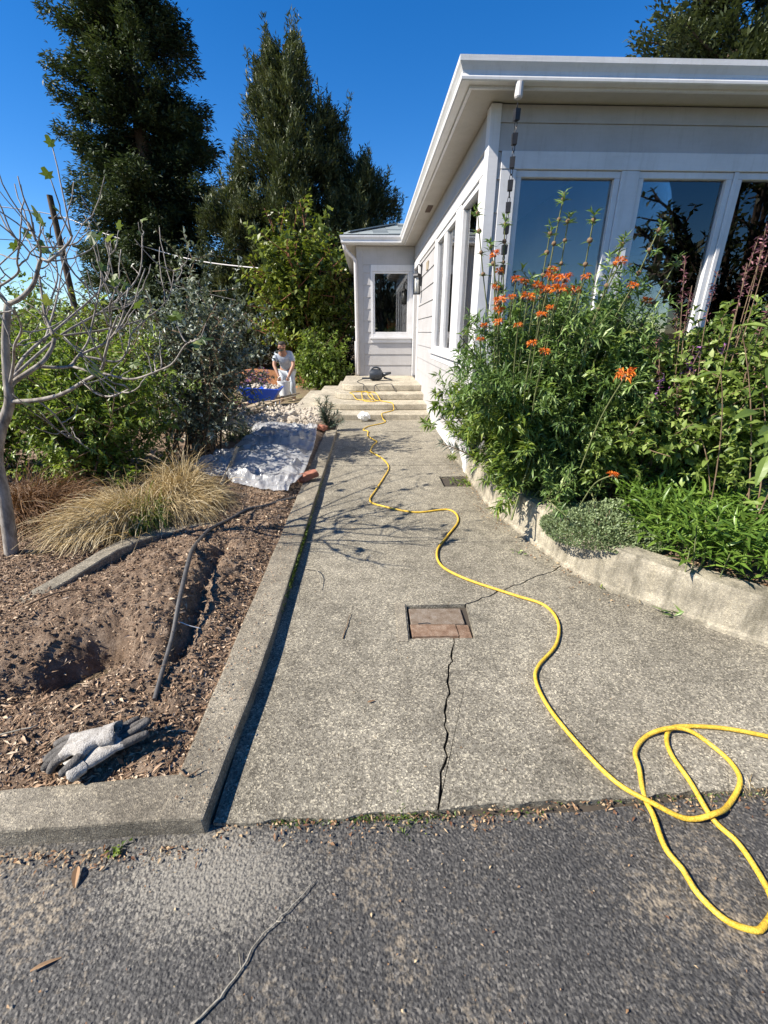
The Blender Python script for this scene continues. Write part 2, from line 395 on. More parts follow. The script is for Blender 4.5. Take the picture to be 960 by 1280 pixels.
# ------------------------------------------------------------------ foliage engine
def unit(a): return a / np.maximum(np.linalg.norm(a, axis=1, keepdims=True), 1e-9)
def leaf_arrays(P, D, L, W, fold=.25, droop=.2, simple=False, upbias=1.0, rng=RNG, wide=.45):
    """returns V,F for leaves at base points P pointing along D"""
    n = len(P); D = unit(D)
    up = np.zeros((n, 3)); up[:, 2] = upbias; up += rng.normal(0, .45, (n, 3))
    S = unit(np.cross(D, up)); Nn = np.cross(S, D)
    L = np.broadcast_to(np.asarray(L, float), (n,))[:, None]; W = np.broadcast_to(np.asarray(W, float), (n,))[:, None]
    tip = P + D * L - Nn * L * droop
    mid = P + D * L * wide + Nn * L * droop * .15
    if simple:
        V = np.stack([P, mid + S * W / 2, tip, mid - S * W / 2], 1).reshape(-1, 3)
        F = np.arange(n * 4).reshape(n, 4); return V, F, 4
    lift = Nn * W * fold
    V = np.stack([P, mid - S * W / 2 + lift, mid, mid + S * W / 2 + lift, tip], 1).reshape(-1, 3)
    b = (np.arange(n) * 5)[:, None]
    F = np.concatenate([b + np.array([[0, 2, 1]]), b + np.array([[0, 3, 2]]), b + np.array([[1, 2, 4]]), b + np.array([[2, 3, 4]])], 1).reshape(-1, 3)
    return V, F, 5
def leaves(name, mat, P, D, L, W, rnd, parent, **kw):
    V, F, k = leaf_arrays(np.asarray(P), np.asarray(D), L, W, **kw)
    return mesh_np(name, V, F, mat, parent, rnd=np.repeat(rnd, k))

def bez(a, b, c, t): return a * (1 - t) ** 2 + b * 2 * t * (1 - t) + c * t * t
def bush_skeleton(base, rx, ry, h, ns, rng, base_r=.12, low=-.25, side=5, sidelen=.28, flare=.35, t0=.35, power=.35, cen=(0, 0)):
    """stems as bezier curves from a small base to an ellipsoid crown, plus side twigs; returns list of polylines (n,3)"""
    out = []
    for i in range(ns):
        d = rng.normal(0, 1, 3); d[2] = abs(d[2]) if rng.random() < .75 else d[2]
        d /= np.linalg.norm(d); d[2] = max(d[2], low)
        k = rng.random() ** power * (0.85 + .3 * rng.random())
        tip = np.array([base[0] + cen[0] + rx * d[0] * k, base[1] + cen[1] + ry * d[1] * k, base[2] + h * (.4 + .6 * d[2] * k)])
        b0 = np.array([base[0] + rng.normal(0, base_r), base[1] + rng.normal(0, base_r), base[2]])
        ctl = b0 + (tip - b0) * np.array([flare, flare, .75]) + rng.normal(0, .04 * h, 3)
        T = np.linspace(0, 1, 9)[:, None]; main = bez(b0, ctl, tip, T); out.append((main, 0))
        for s in range(side):
            t = t0 + (1 - t0) * rng.random(); p = bez(b0, ctl, tip, t)
            tg = tip - ctl; tg /= np.linalg.norm(tg) + 1e-9
            dr = tg * .6 + rng.normal(0, .6, 3); dr[2] += .25; dr /= np.linalg.norm(dr)
            ln = sidelen * h * (.5 + rng.random()) * .7
            e = p + dr * ln; c = p + dr * ln * .5 + np.array([0, 0, -.04 * ln])
            out.append((bez(p, c, e, np.linspace(0, 1, 5)[:, None]), 1))
    return out
def on_lines(lines, per, rng, t0=.25, outw=.9, upw=.35, jitter=.3, whorl=1):
    P = []; D = []; C = []
    for line, lv in lines:
        n = per if lv == 0 else max(2, int(per * .7))
        tt = t0 + (1 - t0) * rng.random(n) if lv == 0 else .1 + .9 * rng.random(n)
        x = tt * (len(line) - 1); i = np.minimum(x.astype(int), len(line) - 2); f = (x - i)[:, None]
        p = line[i] * (1 - f) + line[i + 1] * f; tg = unit(line[i + 1] - line[i])
        for w in range(whorl):
            r = unit(np.cross(tg, rng.normal(0, 1, (n, 3))))
            d = r * outw + tg * upw + rng.normal(0, jitter, (n, 3))
            P.append(p); D.append(d); C.append(np.full(n, rng.random()))
    return np.concatenate(P), np.concatenate(D), np.concatenate(C)
def stem_mesh(name, lines, r0, r1, mat, parent, n=4, maxn=400):
    mb = MB()
    for line, lv in lines[:maxn]:
        a, b = (r0, r1) if lv == 0 else (r1 * 1.2, r1 * .7)
        k = len(line); mb.tube(line, [a + (b - a) * i / (k - 1) for i in range(k)], n, cap=False)
    return mb.build(name, mat, parent, smooth=True)
def bush(name, label, cat, base, rx, ry, h, ns, per, L, W, mat, stem, seed, group=None, side=5, leafname='foliage', r0=.012, r1=.004, simple=False,
         droop=.2, outw=.9, upw=.35, whorl=1, **kw):
    rng = np.random.default_rng(seed)
    t = thing(name, label, cat, base, group)
    lines = bush_skeleton(np.array(base, float), rx, ry, h, ns, rng, side=side, **kw)
    stem_mesh('stem', lines, r0, r1, stem, t)
    P, D, C = on_lines(lines, per, rng, outw=outw, upw=upw, whorl=whorl)
    rn = np.clip(.55 * rng.random(len(P)) + .45 * C + rng.normal(0, .08, len(P)), 0, 1)
    sz = .65 + .6 * rng.random(len(P))
    f = leaves(leafname, mat, P, D, L * sz, W * sz, rn, t, droop=droop, simple=simple, rng=rng)
    return t, lines

def conifer(name, label, loc, axes, mat, seed, cat='tree', nb=260, m=9, k=14, L=.34, W=.085, up0=-.1, tuft=.5, trunk_r=.3, droopb=.25, bw=.5, group=None, shoots=0):
    """axes: list of (x,y,z0,z1,radius_fn,share)"""
    rng = np.random.default_rng(seed); t = thing(name, label, cat, loc, group)
    PP = []; DD = []; RR = []; mb = MB()
    for (ax, ay, z0, z1, rf, share) in axes:
        nn = int(nb * share)
        u = rng.random(nn); z = z0 + (z1 - z0) * (1 - (1 - u) ** .8)
        az = rng.random(nn) * 2 * PI
        ln = np.array([rf(a) for a in z]) * (.55 + .6 * rng.random(nn) ** .7)
        o = np.stack([np.full(nn, ax), np.full(nn, ay), z], 1)
        dr = np.stack([np.cos(az), np.sin(az), np.zeros(nn)], 1)
        tw = 0.18 + .82 * (np.arange(m) + .5) / m
        s = (tw[None, :, None] * ln[:, None, None])
        sag = (up0 * tw[None, :] - droopb * tw[None, :] ** 2 + (droopb * 1.3 * tw[None, :] ** 3)) * ln[:, None]
        pts = o[:, None, :] + dr[:, None, :] * s; pts[:, :, 2] += sag
        cl = rng.random(nn)
        P = np.repeat(pts.reshape(-1, 3), k, 0); n = len(P)
        Dm = np.repeat(np.repeat(dr, m, 0), k, 0)
        side = np.stack([-Dm[:, 1], Dm[:, 0], np.zeros(n)], 1)
        lnr = np.repeat(np.repeat(ln, m), k); twr = np.repeat(np.tile(tw, nn), k)
        spread = bw * (.25 + .25 * lnr) * (1.25 - twr)
        off = rng.normal(0, 1, n) * spread
        P = P + side * off[:, None] * .8 + rng.normal(0, .07, (n, 3)); P[:, 2] += rng.normal(0, .14, n) - np.abs(off) * .12
        D = Dm * .8 + side * np.sign(off)[:, None] * .7 * rng.random(n)[:, None] + rng.normal(0, .4, (n, 3)); D[:, 2] += tuft
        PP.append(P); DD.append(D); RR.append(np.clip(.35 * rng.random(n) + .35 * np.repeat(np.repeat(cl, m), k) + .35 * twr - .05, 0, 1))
        if shoots:                                     # upright finger-like leading shoots along the outer branches
            ns = int(nn * shoots); bi = rng.integers(0, nn, ns); ji = rng.integers(m // 2, m, ns); kk = 60
            q0 = pts[bi, ji]; hl = .35 + .75 * rng.random(ns) ** 1.5; tt = rng.random((ns, kk))
            lean = rng.normal(0, .12, (ns, 3)) + dr[bi] * .18; lean[:, 2] = 1
            Q = q0[:, None] + lean[:, None] * (tt * hl[:, None])[..., None] + rng.normal(0, .035, (ns, kk, 3))
            Dq = rng.normal(0, .55, (ns, kk, 3)); Dq[..., 2] += .8
            PP.append(Q.reshape(-1, 3)); DD.append(Dq.reshape(-1, 3)); RR.append(np.clip(.30 * rng.random(ns * kk) + np.repeat(.35 * rng.random(ns), kk) + .35 * tt.ravel(), 0, 1))
        zz = np.linspace(loc[2], z1, 8)
        mb.tube([(ax + (loc[0] - ax) * (1 - (q - loc[2]) / (z1 - loc[2])) ** 2, ay, q) for q in zz], [trunk_r * share ** .5 * (1 - .93 * i / 7) for i in range(8)], 8)
        for b in range(0, nn, 3):
            e = pts[b]; mb.tube([o[b]] + [e[j] for j in (2, m // 2, m - 1)], [.05, .04, .025, .008], 4, cap=False)
    mb.build('trunk', M['bark'], t, smooth=True)
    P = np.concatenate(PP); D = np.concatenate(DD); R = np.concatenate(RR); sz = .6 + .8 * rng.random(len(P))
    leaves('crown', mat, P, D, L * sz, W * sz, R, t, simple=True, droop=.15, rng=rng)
    return t

# ------------------------------------------------------------------ terrain and bed heights
def ground_h(x, y):
    x = np.asarray(x, float); y = np.asarray(y, float)
    z = -.09 + 0 * x
    low = sstep(6.5, 9.5, y) * sstep(-1.15, -1.9, x)
    z = z - .16 * low - .17 * sstep(7, 9.5, y) * sstep(-2.05, -2.5, x) - .12 * sstep(9.5, 13, y) * (1 - sstep(-1.15, -1.9, x)) * sstep(-.2, -.6, x)
    bankm = np.exp(-((x + 3.9) / 1.6) ** 2 - ((y - 15.2) / 1.5) ** 2)
    z = z + .35 * bankm
    z = z + .04 * fbm(x * .8, y * .8) + .5 * sstep(25, 80, np.hypot(x, y)) * fbm(x * .05, y * .05)
    return z
def bed_h(x, y):
    x = np.asarray(x, float); y = np.asarray(y, float)
    z = .055 + 0 * x
    z = z + .10 * np.exp(-((x + 1.08) / .28) ** 2 - ((y - 2.0) / .5) ** 2)
    z = z + .07 * np.exp(-((x + .92) / .15) ** 2 - ((y - 1.62) / .3) ** 2)
    z = z + .05 * np.exp(-((x + 1.55) / .25) ** 2 - ((y - 1.75) / .25) ** 2)
    z = z + .07 * np.exp(-((x + 1.2) / .5) ** 2 - ((y - 4.8) / 1.2) ** 2)
    # the dug hole, elongated, and a trench for the black tube
    a = (x + 1.17) * .8 + (y - 1.47) * .6; b = -(x + 1.17) * .6 + (y - 1.47) * .8
    z = z - .24 * np.exp(-((a / .15) ** 2) ** 1.6 - ((b / .12) ** 2) ** 1.4) * (1 + .8 * fbm(x * 9, y * 9))
    z = z - .07 * np.exp(-((x + 1.36) / .13) ** 2 - ((y - 1.33) / .12) ** 2)
    xt = -.80 - .10 * sstep(1.4, 2.5, y)
    z = z - .055 * np.exp(-((x - xt) / .035) ** 2) * sstep(1.35, 1.5, y) * sstep(2.7, 2.2, y)
    rough = .5 + .9 * np.exp(-((x + 1.05) / .45) ** 2 - ((y - 1.9) / .8) ** 2)
    z = z + rough * (.045 * fbm(x * 6, y * 6, 2, 5) + .014 * np.abs(fbm(x * 18, y * 18, 8, 4)) + .016 * fbm(x * 45, y * 45, 5, 3))
    z = z - .12 * sstep(-3.2, -4.5, x) - .10 * sstep(6.2, 7.8, y)
    k = sstep(-.60, -.72, x) * sstep(.92, 1.03, y)
    return z * k + .03 * (1 - k)

def grid_mesh(name, xs, ys, hf, mat, kind='structure', smooth=True):
    X, Y = np.meshgrid(xs, ys); Z = hf(X, Y)
    V = np.stack([X, Y, Z], -1).reshape(-1, 3); nx, ny = len(xs), len(ys)
    i = (np.arange(ny - 1)[:, None] * nx + np.arange(nx - 1)[None]).ravel()
    F = np.stack([i, i + 1, i + 1 + nx, i + nx], 1)
    o = mesh_np(name, V, F, mat, smooth=smooth); return tag(o, kind=kind)
def spaced(*segs):
    out = []
    for a, b, s in segs: out += list(np.arange(a, b, s))
    return np.array(sorted(set(np.round(out + [segs[-1][1]], 4))))
grid_mesh('ground', spaced((-400, -60, 20), (-60, -12, 2), (-12, 12, .25), (12, 60, 2), (60, 400, 20)),
          spaced((-400, -60, 20), (-60, -8, 2), (-8, 24, .25), (24, 60, 2), (60, 400, 20)), ground_h, M['ground'])
grid_mesh('soil_bed', spaced((-5, -2.3, .06), (-2.3, -.60, .0085)), spaced((.845, 3.2, .0085), (3.2, 5, .02), (5, 8.4, .05)), bed_h, M['soil'])
def hill_h(x, y): return 9.0 * np.exp(-((x + 150) / 60) ** 2 - ((y - 190) / 50) ** 2) + 7 * np.exp(-((x + 60) / 50) ** 2 - ((y - 200) / 40) ** 2) - 1
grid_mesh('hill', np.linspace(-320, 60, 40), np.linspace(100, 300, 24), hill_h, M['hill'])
# orange bank behind the worker
grid_mesh('soil_bank', np.linspace(-7, -1.6, 50), np.linspace(13.2, 18, 40),
          lambda x, y: ground_h(x, y) + .02 + .22 * np.exp(-((x + 3.6) / 1.6) ** 2 - ((y - 15.4) / 1.2) ** 2) - .25 * (1 - sstep(-7, -6, x) * sstep(-1.6, -2.2, x) * sstep(13.2, 13.8, y) * sstep(18, 17, y)) + .05 * fbm(x * 2, y * 2), M['bank'])

# ------------------------------------------------------------------ driveway (asphalt)
def drive_h(x, y): return -.014 + .006 * fbm(x * 3, y * 3) + .004 * sstep(.8, .9, y)
xs = spaced((-14, -1.6, .4), (-1.6, 2, .02), (2, 14, .4)); ys = spaced((-9, .2, .2), (.2, .9, .012))
X, Y = np.meshgrid(xs, ys)
edge = .835 + .012 * fbm(X * 7, 0 * X, 1) + .05 * sstep(.5, 1.2, X) * .8
Y = np.where(Y > .7, .7 + (Y - .7) * (edge - .7) / .2, Y)
Z = drive_h(X, Y)
i = (np.arange(len(ys) - 1)[:, None] * len(xs) + np.arange(len(xs) - 1)[None]).ravel()
tag(mesh_np('driveway', np.stack([X, Y, Z], -1), np.stack([i, i + 1, i + 1 + len(xs), i + len(xs)], 1), M['asphalt'], smooth=True), kind='structure')
# dark soil under the joints of the path
mb = MB(); mb.prism([(-.5, .74), (3.5, .74), (3.5, 1.0), (1.4, 2.4), (1.12, 4.5), (1.0, 6.9), (-.5, 6.9)], -.07, -.024)
tag(mb.build('path_bed', M['seam']), kind='structure')

# ------------------------------------------------------------------ path slabs
def jag(a, b, n, amp, seed):
    r = random.Random(seed); a = Vector(a); b = Vector(b); d = b - a; p = Vector((-d.y, d.x)).normalized()
    out = []; w = 0
    for k in range(n + 1):
        t = k / n; w = w * .6 + r.uniform(-amp, amp)
        out.append(a + d * t + p * (w * math.sin(PI * t) ** .35 if 0 < k < n else 0))
    return out
def off(line, o):
    out = []
    for k, q in enumerate(line):
        d = (line[min(k + 1, len(line) - 1)] - line[max(k - 1, 0)]); p = Vector((-d.y, d.x)).normalized()
        out.append(q + p * (o + random.uniform(-.0022, .0022)))
    return out
WALLB = catmull([(x, y, 0) for x, y in [(.935, 4.75), (.957, 4.25), (.955, 3.75), (.955, 3.345), (.985, 3.02), (1.04, 2.77), (1.155, 2.285), (1.27, 2.035), (1.474, 1.80), (1.765, 1.525), (2.25, 1.2), (2.9, .9), (3.8, .6)]], 5)
def wall_x(y):
    for a, b in zip(WALLB, WALLB[1:]):
        if b.y <= y <= a.y: return a.x + (b.x - a.x) * (a.y - y) / (a.y - b.y + 1e-9)
    return .93
def wallseg(y0, y1, o=.04): return [(p.x + o, p.y) for p in WALLB if y0 < p.y < y1][::-1]   # going up in y
path = bpy.data.objects.new('path', None); COL.objects.link(path); path['kind'] = 'structure'; ORG['path'] = Vector((0, 0, 0))
c1 = jag((.188, .845), (.375, 1.62), 26, .011, 3); c2 = jag((.487, 1.885), (1.22, 2.30), 22, .012, 9)
bl = jag((-.462, .832), (.188, .845), 24, .006, 4); br = jag((.188, .845), (1.25, .885), 30, .007, 5) + jag((1.25, .885), (3.3, .80), 20, .007, 6)[1:]
def slab(poly, name='slab', dz=0, bev=.004):
    mb = MB(); mb.prism([(p[0], p[1]) for p in poly], -.10, dz); return mb.build(name, M['path'], path, bevel=bev, seg=1)
ya, yb, yc = 2.60, 4.42, 6.07
top = wallseg(2.31, ya)
slab([*bl] + off(c1, .0042) + [(.172, 1.622), (.178, 1.888), (.482, 1.888)] + off(c2, .0048) + top + [(wall_x(ya) + .04, ya - .003), (-.462, ya - .003)], dz=-.001)
right = [(p.x + .04, p.y) for p in WALLB if .85 < p.y < 2.27][::-1]
slab([*br] + right + off(c2, -.0042)[::-1] + [(.49, 1.882), (.474, 1.618), (.383, 1.618)] + off(c1, -.0036)[::-1], dz=.0)
dr = (.675, 1.2, 3.73, 4.04)
slab([(-.462, ya + .003), (wall_x(ya) + .04, ya + .003)] + wallseg(ya + .02, dr[2] - .02) + [(wall_x(dr[2]) + .04, dr[2]), (dr[0], dr[2]), (dr[0], dr[3]), (wall_x(dr[3]) + .04, dr[3])] + wallseg(dr[3] + .02, yb - .02) + [(wall_x(yb) + .04, yb - .004), (-.462, yb - .004)], dz=.002)
slab([(-.462, yb + .004), (.99, yb + .004), (.98, yc - .004), (-.462, yc - .004)], dz=.006)
slab([(-.462, yc + .004), (.98, yc + .004), (.98, 6.95), (-.462, 6.95)], dz=.012)
# patched strip beside the utility cover
mb = MB(); mb.prism([(.118, 1.60), (.166, 1.602), (.172, 1.90), (.122, 1.905)], -.02, .004)
mb.build('patch', M['kerb'], path, bevel=.002)

# ------------------------------------------------------------------ kerbs
kerb = bpy.data.objects.new('kerb', None); COL.objects.link(kerb); kerb['kind'] = 'structure'; ORG['kerb'] = Vector((0, 0, 0))
def kerb_piece(ring_lo, ring_hi, name='kerb_length'):
    mb = MB(); n = len(ring_lo); k = n // 2
    V = ring_lo + ring_hi; F = [(i, (i + 1) % n, n + (i + 1) % n, n + i) for i in range(n)]
    F += [tuple(range(n))[::-1]]
    F += [(n + i, n + i + 1, n + n - 2 - i, n + n - 1 - i) for i in range(k - 1)]
    mb.add(V, F); return mb.build(name, M['kerb'], kerb, bevel=.008, seg=2)
def side_kerb(y0, y1, step=.07):
    ys = np.linspace(y0, y1, max(3, int((y1 - y0) / step)))
    def xr(y): return -.447 - .028 * float(sstep(1.5, .8, y)) + .0045 * float(fbm(np.array([y * 6.]), np.array([.5]))[0])
    def xl(y): return -.600 + .02 * float(sstep(2, 5, y)) * 0 + .008 * float(fbm(np.array([y * 5.]), np.array([8.5]))[0])
    hz = lambda y, s: .052 + .006 * float(fbm(np.array([y * 3.]), np.array([s]))[0])
    lo = [(xr(y) + .004, y, -.1) for y in ys] + [(xl(y), y, -.1) for y in ys[::-1]]
    hi = [(xr(y), y, hz(y, 1.)) for y in ys] + [(xl(y), y, hz(y, 4.)) for y in ys[::-1]]
    return kerb_piece(lo, hi)
side_kerb(.812, 2.62); side_kerb(2.626, 4.42); side_kerb(4.426, 6.02)
xsq = np.linspace(-.585, -4.2, 46)
fy = lambda x: .812 - .022 * ((-.606 - x) / .6) * (1 if x > -1.3 else 1) + .004 * float(fbm(np.array([x * 6.]), np.array([2.5]))[0])
lo = [(x, fy(x) - .002, -.1) for x in xsq] + [(x, fy(x) + .135 - .03 * min(1, (-.6 - x)), -.1) for x in xsq[::-1]]
hi = [(x, fy(x), .048 + .006 * float(fbm(np.array([x * 4.]), np.array([1.5]))[0])) for x in xsq] + [(x, fy(x) + .135 - .03 * min(1, (-.6 - x)), .052) for x in xsq[::-1]]
kerb_piece(lo, hi)
# old half-buried concrete edging in the bed
def strip(pts, w, z0, z1s, mat, name, parent=None):
    P = catmull(pts, 6); mb = MB(); V = []
    for k, p in enumerate(P):
        t = (P[min(k + 1, len(P) - 1)] - P[max(k - 1, 0)]); nn = Vector((-t.y, t.x, 0)).normalized()
        ww = w * (1 + .25 * float(fbm(np.array([k * .7]), np.array([3.]))[0]))
        V += [p + nn * ww / 2, p - nn * ww / 2, p - nn * ww * .55 + Vector((0, 0, -.12)), p + nn * ww * .55 + Vector((0, 0, -.12))]
    F = []
    for k in range(len(P) - 1):
        for j in range(4): F.append((k * 4 + j, k * 4 + (j + 1) % 4, k * 4 + 4 + (j + 1) % 4, k * 4 + 4 + j))
    F += [(3, 2, 1, 0), tuple(4 * (len(P) - 1) + j for j in range(4))]
    mb.add(V, F); return mb.build(name, mat, parent, bevel=.006, seg=1)
def bz(x, y): return float(bed_h(np.array([x]), np.array([y]))[0])
o = strip([(-1.72, 1.86, bz(-1.72, 1.86) + .0), (-1.62, 2.12, .095), (-1.53, 2.42, .105), (-1.38, 2.66, .085), (-1.16, 2.80, .065), (-.95, 2.92, .04)], .10, 0, 0, M['kerb'], 'concrete_edging')
tag(o, 'old curved concrete edging half buried in the soil bed', 'edging')

# ------------------------------------------------------------------ retaining wall and planter
def sweep_wall():
    mb = MB(); P = WALLB; V = []; rows = []
    for k, p in enumerate(P):
        t = P[min(k + 1, len(P) - 1)] - P[max(k - 1, 0)]; n = Vector((t.y, -t.x, 0)).normalized()
        if n.x > 0: n = -n
        s = k / (len(P) - 1); y = p.y
        H = .245 - .03 * float(sstep(2.6, 1.4, y)); capw = .105 + .02 * float(sstep(2.5, 3.4, y))
        prof = [(.016, -.05), (.014, .018), (.0, .030), (-.012, H * .55), (-.022, H - .014), (-.032, H), (-.032 - capw, H + .004), (-.04 - capw, H - .01), (-.04 - capw, -.05)]
        for j, (d, z) in enumerate(prof):
            jj = .004 * float(fbm(np.array([k * .9 + j * 3.3]), np.array([j * 1.7]))[0]) if j else 0
            V.append(p + n * (d + jj) + Vector((0, 0, z + jj)))
    m = 9
    F = [(k * m + j, k * m + j + 1, k * m + m + j + 1, k * m + m + j) for k in range(len(P) - 1) for j in range(m - 1)]
    F += [tuple(range(m)), tuple((len(P) - 1) * m + j for j in range(m))[::-1]]
    mb.add(V, F); o = mb.build('retaining_wall', M['wallc'], smooth=True, auto=.6)
    return tag(o, 'low curved concrete retaining wall around the flower bed', 'retaining wall')
sweep_wall()
def plant_h(x, y): return .195 + .03 * fbm(x * 4, y * 4, 7) + .05 * sstep(2.4, 3.6, y)
V = []; F = []
ny = 90; nx = 60
for a in range(ny):
    y = .75 + a * (4.15 - .75) / (ny - 1); x0 = wall_x(y) + .10
    x0 = x0 if y > .7 else 3.8
    for b in range(nx): V.append((x0 + (6.5 - x0) * (b / (nx - 1)) ** 1.7, y, 0))
V = np.array(V); V[:, 2] = plant_h(V[:, 0], V[:, 1])
i = (np.arange(ny - 1)[:, None] * nx + np.arange(nx - 1)[None]).ravel()
tag(mesh_np('planter_soil', V, np.stack([i, i + 1, i + 1 + nx, i + nx], 1), M['soil'], smooth=True), kind='structure')

# ------------------------------------------------------------------ steps
steps = thing('concrete_steps', 'pale concrete entrance steps with rounded left ends below the landing', 'steps', (.2, 8.4, 0))
def rrect(x0, x1, y0, y1, r, n=9):
    pts = [(x1, y0), (x1, y1), (x0, y1)]
    pts += [(x0 + r - r * math.cos(q), y0 + r - r * math.sin(q)) for q in [PI / 2 * k / n for k in range(n + 1)]]
    return pts
STEP = [(-1.30, 6.93, -.2, .10, .95), (-.98, 7.33, .102, .20, .75), (-.62, 7.80, .202, .30, .45), (-.50, 8.20, .302, .41, .32)]
for x0, y0, z0, z1, r in STEP:
    mb = MB(); mb.prism(rrect(x0, .966, y0, 10.04, r), z0, z1); mb.build('step', M['step'], steps, bevel=.016, seg=3)

# ------------------------------------------------------------------ house
HO = (3.0, 7.0, 0)
house = thing('house', 'pale grey clapboard house with white trim and tall windows', 'house', HO)
WX, FY, GY, GX = .969, 4.158, 10.05, -.19
ZT = 2.88
def mapL(u, d, z): return (WX - d, u, z)
def mapF(u, d, z): return (u, FY - d, z)
def mapG(u, d, z): return (u, GY - d, z)
def mapS(u, d, z): return (GX - d, u, z)
def slabm(mb, mp, u0, u1, d0, d1, z0, z1, d1b=None, m=0):
    d1b = d1 if d1b is None else d1b
    V = [mp(u0, d0, z0), mp(u1, d0, z0), mp(u1, d1b, z0), mp(u0, d1b, z0), mp(u0, d0, z1), mp(u1, d0, z1), mp(u1, d1, z1), mp(u0, d1, z1)]
    return mb.add(V, [(3, 2, 1, 0), (4, 5, 6, 7), (0, 1, 5, 4), (1, 2, 6, 5), (2, 3, 7, 6), (3, 0, 4, 7)], m)
def rects(u0, u1, z0, z1, ops):
    us = sorted({u0, u1, *[min(max(v, u0), u1) for o in ops for v in o[:2]]}); out = []
    for a, b in zip(us, us[1:]):
        if b - a < 1e-6: continue
        zs = sorted({z0, z1, *[min(max(v, z0), z1) for o in ops if o[0] < (a + b) / 2 < o[1] for v in o[2:]]})
        for c, d in zip(zs, zs[1:]):
            if d - c > 1e-6 and not any(o[0] < (a + b) / 2 < o[1] and o[2] < (c + d) / 2 < o[3] for o in ops): out.append((a, b, c, d))
    return out
def wall(mp, u0, u1, z0, z1, ops, th=.12):
    mb = MB()
    for a, b, c, d in rects(u0, u1, z0, z1, ops): slabm(mb, mp, a, b, -th, 0, c, d)
    return mb.build('wall', M['siding'], house)
def siding(mp, u0, u1, lines, ops):
    for z0, z1 in zip(lines, lines[1:]):
        pcs = rects(u0, u1, z0, z1, ops); done = []
        for a, b, c, d in sorted(pcs, key=lambda q: (q[2], q[0])):
            done.append([a, b, c, d])
        # join neighbours of equal height into one board
        done.sort(key=lambda q: (q[2], q[3], q[0])); out = []
        for q in done:
            if out and abs(out[-1][1] - q[0]) < 1e-6 and out[-1][2:] == q[2:]: out[-1][1] = q[1]
            else: out.append(q)
        for a, b, c, d in out:
            f = lambda z: .020 - .013 * (z - z0) / (z1 - z0)
            mb = MB(); slabm(mb, mp, a + .0015, b - .0015, .001, f(d), c, d - .0015, f(c))
            mb.build('siding_board', M['siding'], house)
def bar(mp, u0, u1, d0, d1, z0, z1, name, mat, parent=None, bev=.003):
    mb = MB(); slabm(mb, mp, u0, u1, d0, d1, z0, z1); return mb.build(name, mat, parent or house, bevel=bev, seg=1)
def window(mp, u0, u1, z0, z1, fw=.045, muls=()):
    """a sash frame with its panes set back in an opening"""
    mb = MB(); slabm(mb, mp, u0, u1, -.07, .010, z0, z0 + fw); slabm(mb, mp, u0, u1, -.07, .010, z1 - fw, z1)
    slabm(mb, mp, u0, u0 + fw, -.07, .0095, z0 + fw, z1 - fw); slabm(mb, mp, u1 - fw, u1, -.07, .0095, z0 + fw, z1 - fw)
    cuts = [u0 + fw] + [v for a, b in muls for v in (a, b)] + [u1 - fw]
    for a, b in muls: slabm(mb, mp, a, b, -.06, .006, z0 + fw, z1 - fw)
    w = mb.build('window', M['trim'], house, bevel=.003, seg=1)
    for a, b in zip(cuts[::2], cuts[1::2]):
        q = MB(); slabm(q, mp, a - .004, b + .004, -.034, -.028, z0 + fw - .004, z1 - fw + .004); q.build('pane', M['glass'], w)
    return w
LN = [.41 + .2225 * k for k in range(12)]
# left wall
opsL = [(4.40, 5.16, 1.05, 2.475), (5.44, 6.88, 1.05, 2.475), (9.14, 9.94, .41, 2.455)]
wall(mapL, FY + .125, GY, -.1, ZT, opsL)
trimL = [(4.27, 6.99, 1.0, 2.575), (6.9, 9.0, 2.455, 2.575), (9.0, GY, .41, 2.575)]
linesL = [.41 - .2225] + LN[:-1] + [ZT - .001]
siding(mapL, FY + .13, GY - .002, [z for z in linesL if z < ZT - .05] + [ZT - .002], trimL)
bar(mapL, 4.20, GY, .0, .012, -.1, .186, 'foundation', M['trim'])
bar(mapL, 4.27, 9.0, .002, .024, 2.476, 2.575, 'window_trim', M['trim'])
bar(mapL, 4.27, 4.399, .002, .022, 1.05, 2.475, 'window_trim', M['trim']); bar(mapL, 5.161, 5.439, .002, .022, 1.05, 2.475, 'window_trim', M['trim']); bar(mapL, 6.881, 6.99, .002, .022, 1.05, 2.475, 'window_trim', M['trim'])
bar(mapL, 4.23, 7.05, .002, .055, 1.012, 1.049, 'window_sill', M['trim']); bar(mapL, 4.27, 7.0, .002, .024, .93, 1.010, 'window_trim', M['trim'])
window(mapL, 4.40, 5.16, 1.05, 2.475, .05)
window(mapL, 5.44, 6.88, 1.05, 2.475, .06, [(6.07, 6.29)])
# door in its casing
bar(mapL, 9.0, 9.139, .002, .026, .41, 2.455, 'door_casing', M['trim']); bar(mapL, 9.941, GY - .03, .002, .026, .41, 2.455, 'door_casing', M['trim']); bar(mapL, 9.001, GY - .03, .002, .026, 2.456, 2.575, 'door_casing', M['trim'])
door = bar(mapL, 9.142, 9.938, -.09, -.05, .43, 2.452, 'door', M['trim'])
q = MB()
for (a, b, c, d) in [(9.24, 9.50, .55, 1.2), (9.58, 9.84, .55, 1.2), (9.24, 9.50, 1.32, 2.32), (9.58, 9.84, 1.32, 2.32)]: slabm(q, mapL, a, b, -.052, -.040, c, d)
q.build('door_panel', M['trim'], door, bevel=.008, seg=1)
q = MB(); q.tube([mapL(9.20, -.05, 1.38), mapL(9.20, .0, 1.38), mapL(9.30, .005, 1.38)], .012, 8); q.build('handle', M['black'], door, smooth=True)
bar(mapL, 9.142, 9.938, -.10, .012, .412, .428, 'threshold', M['black'])
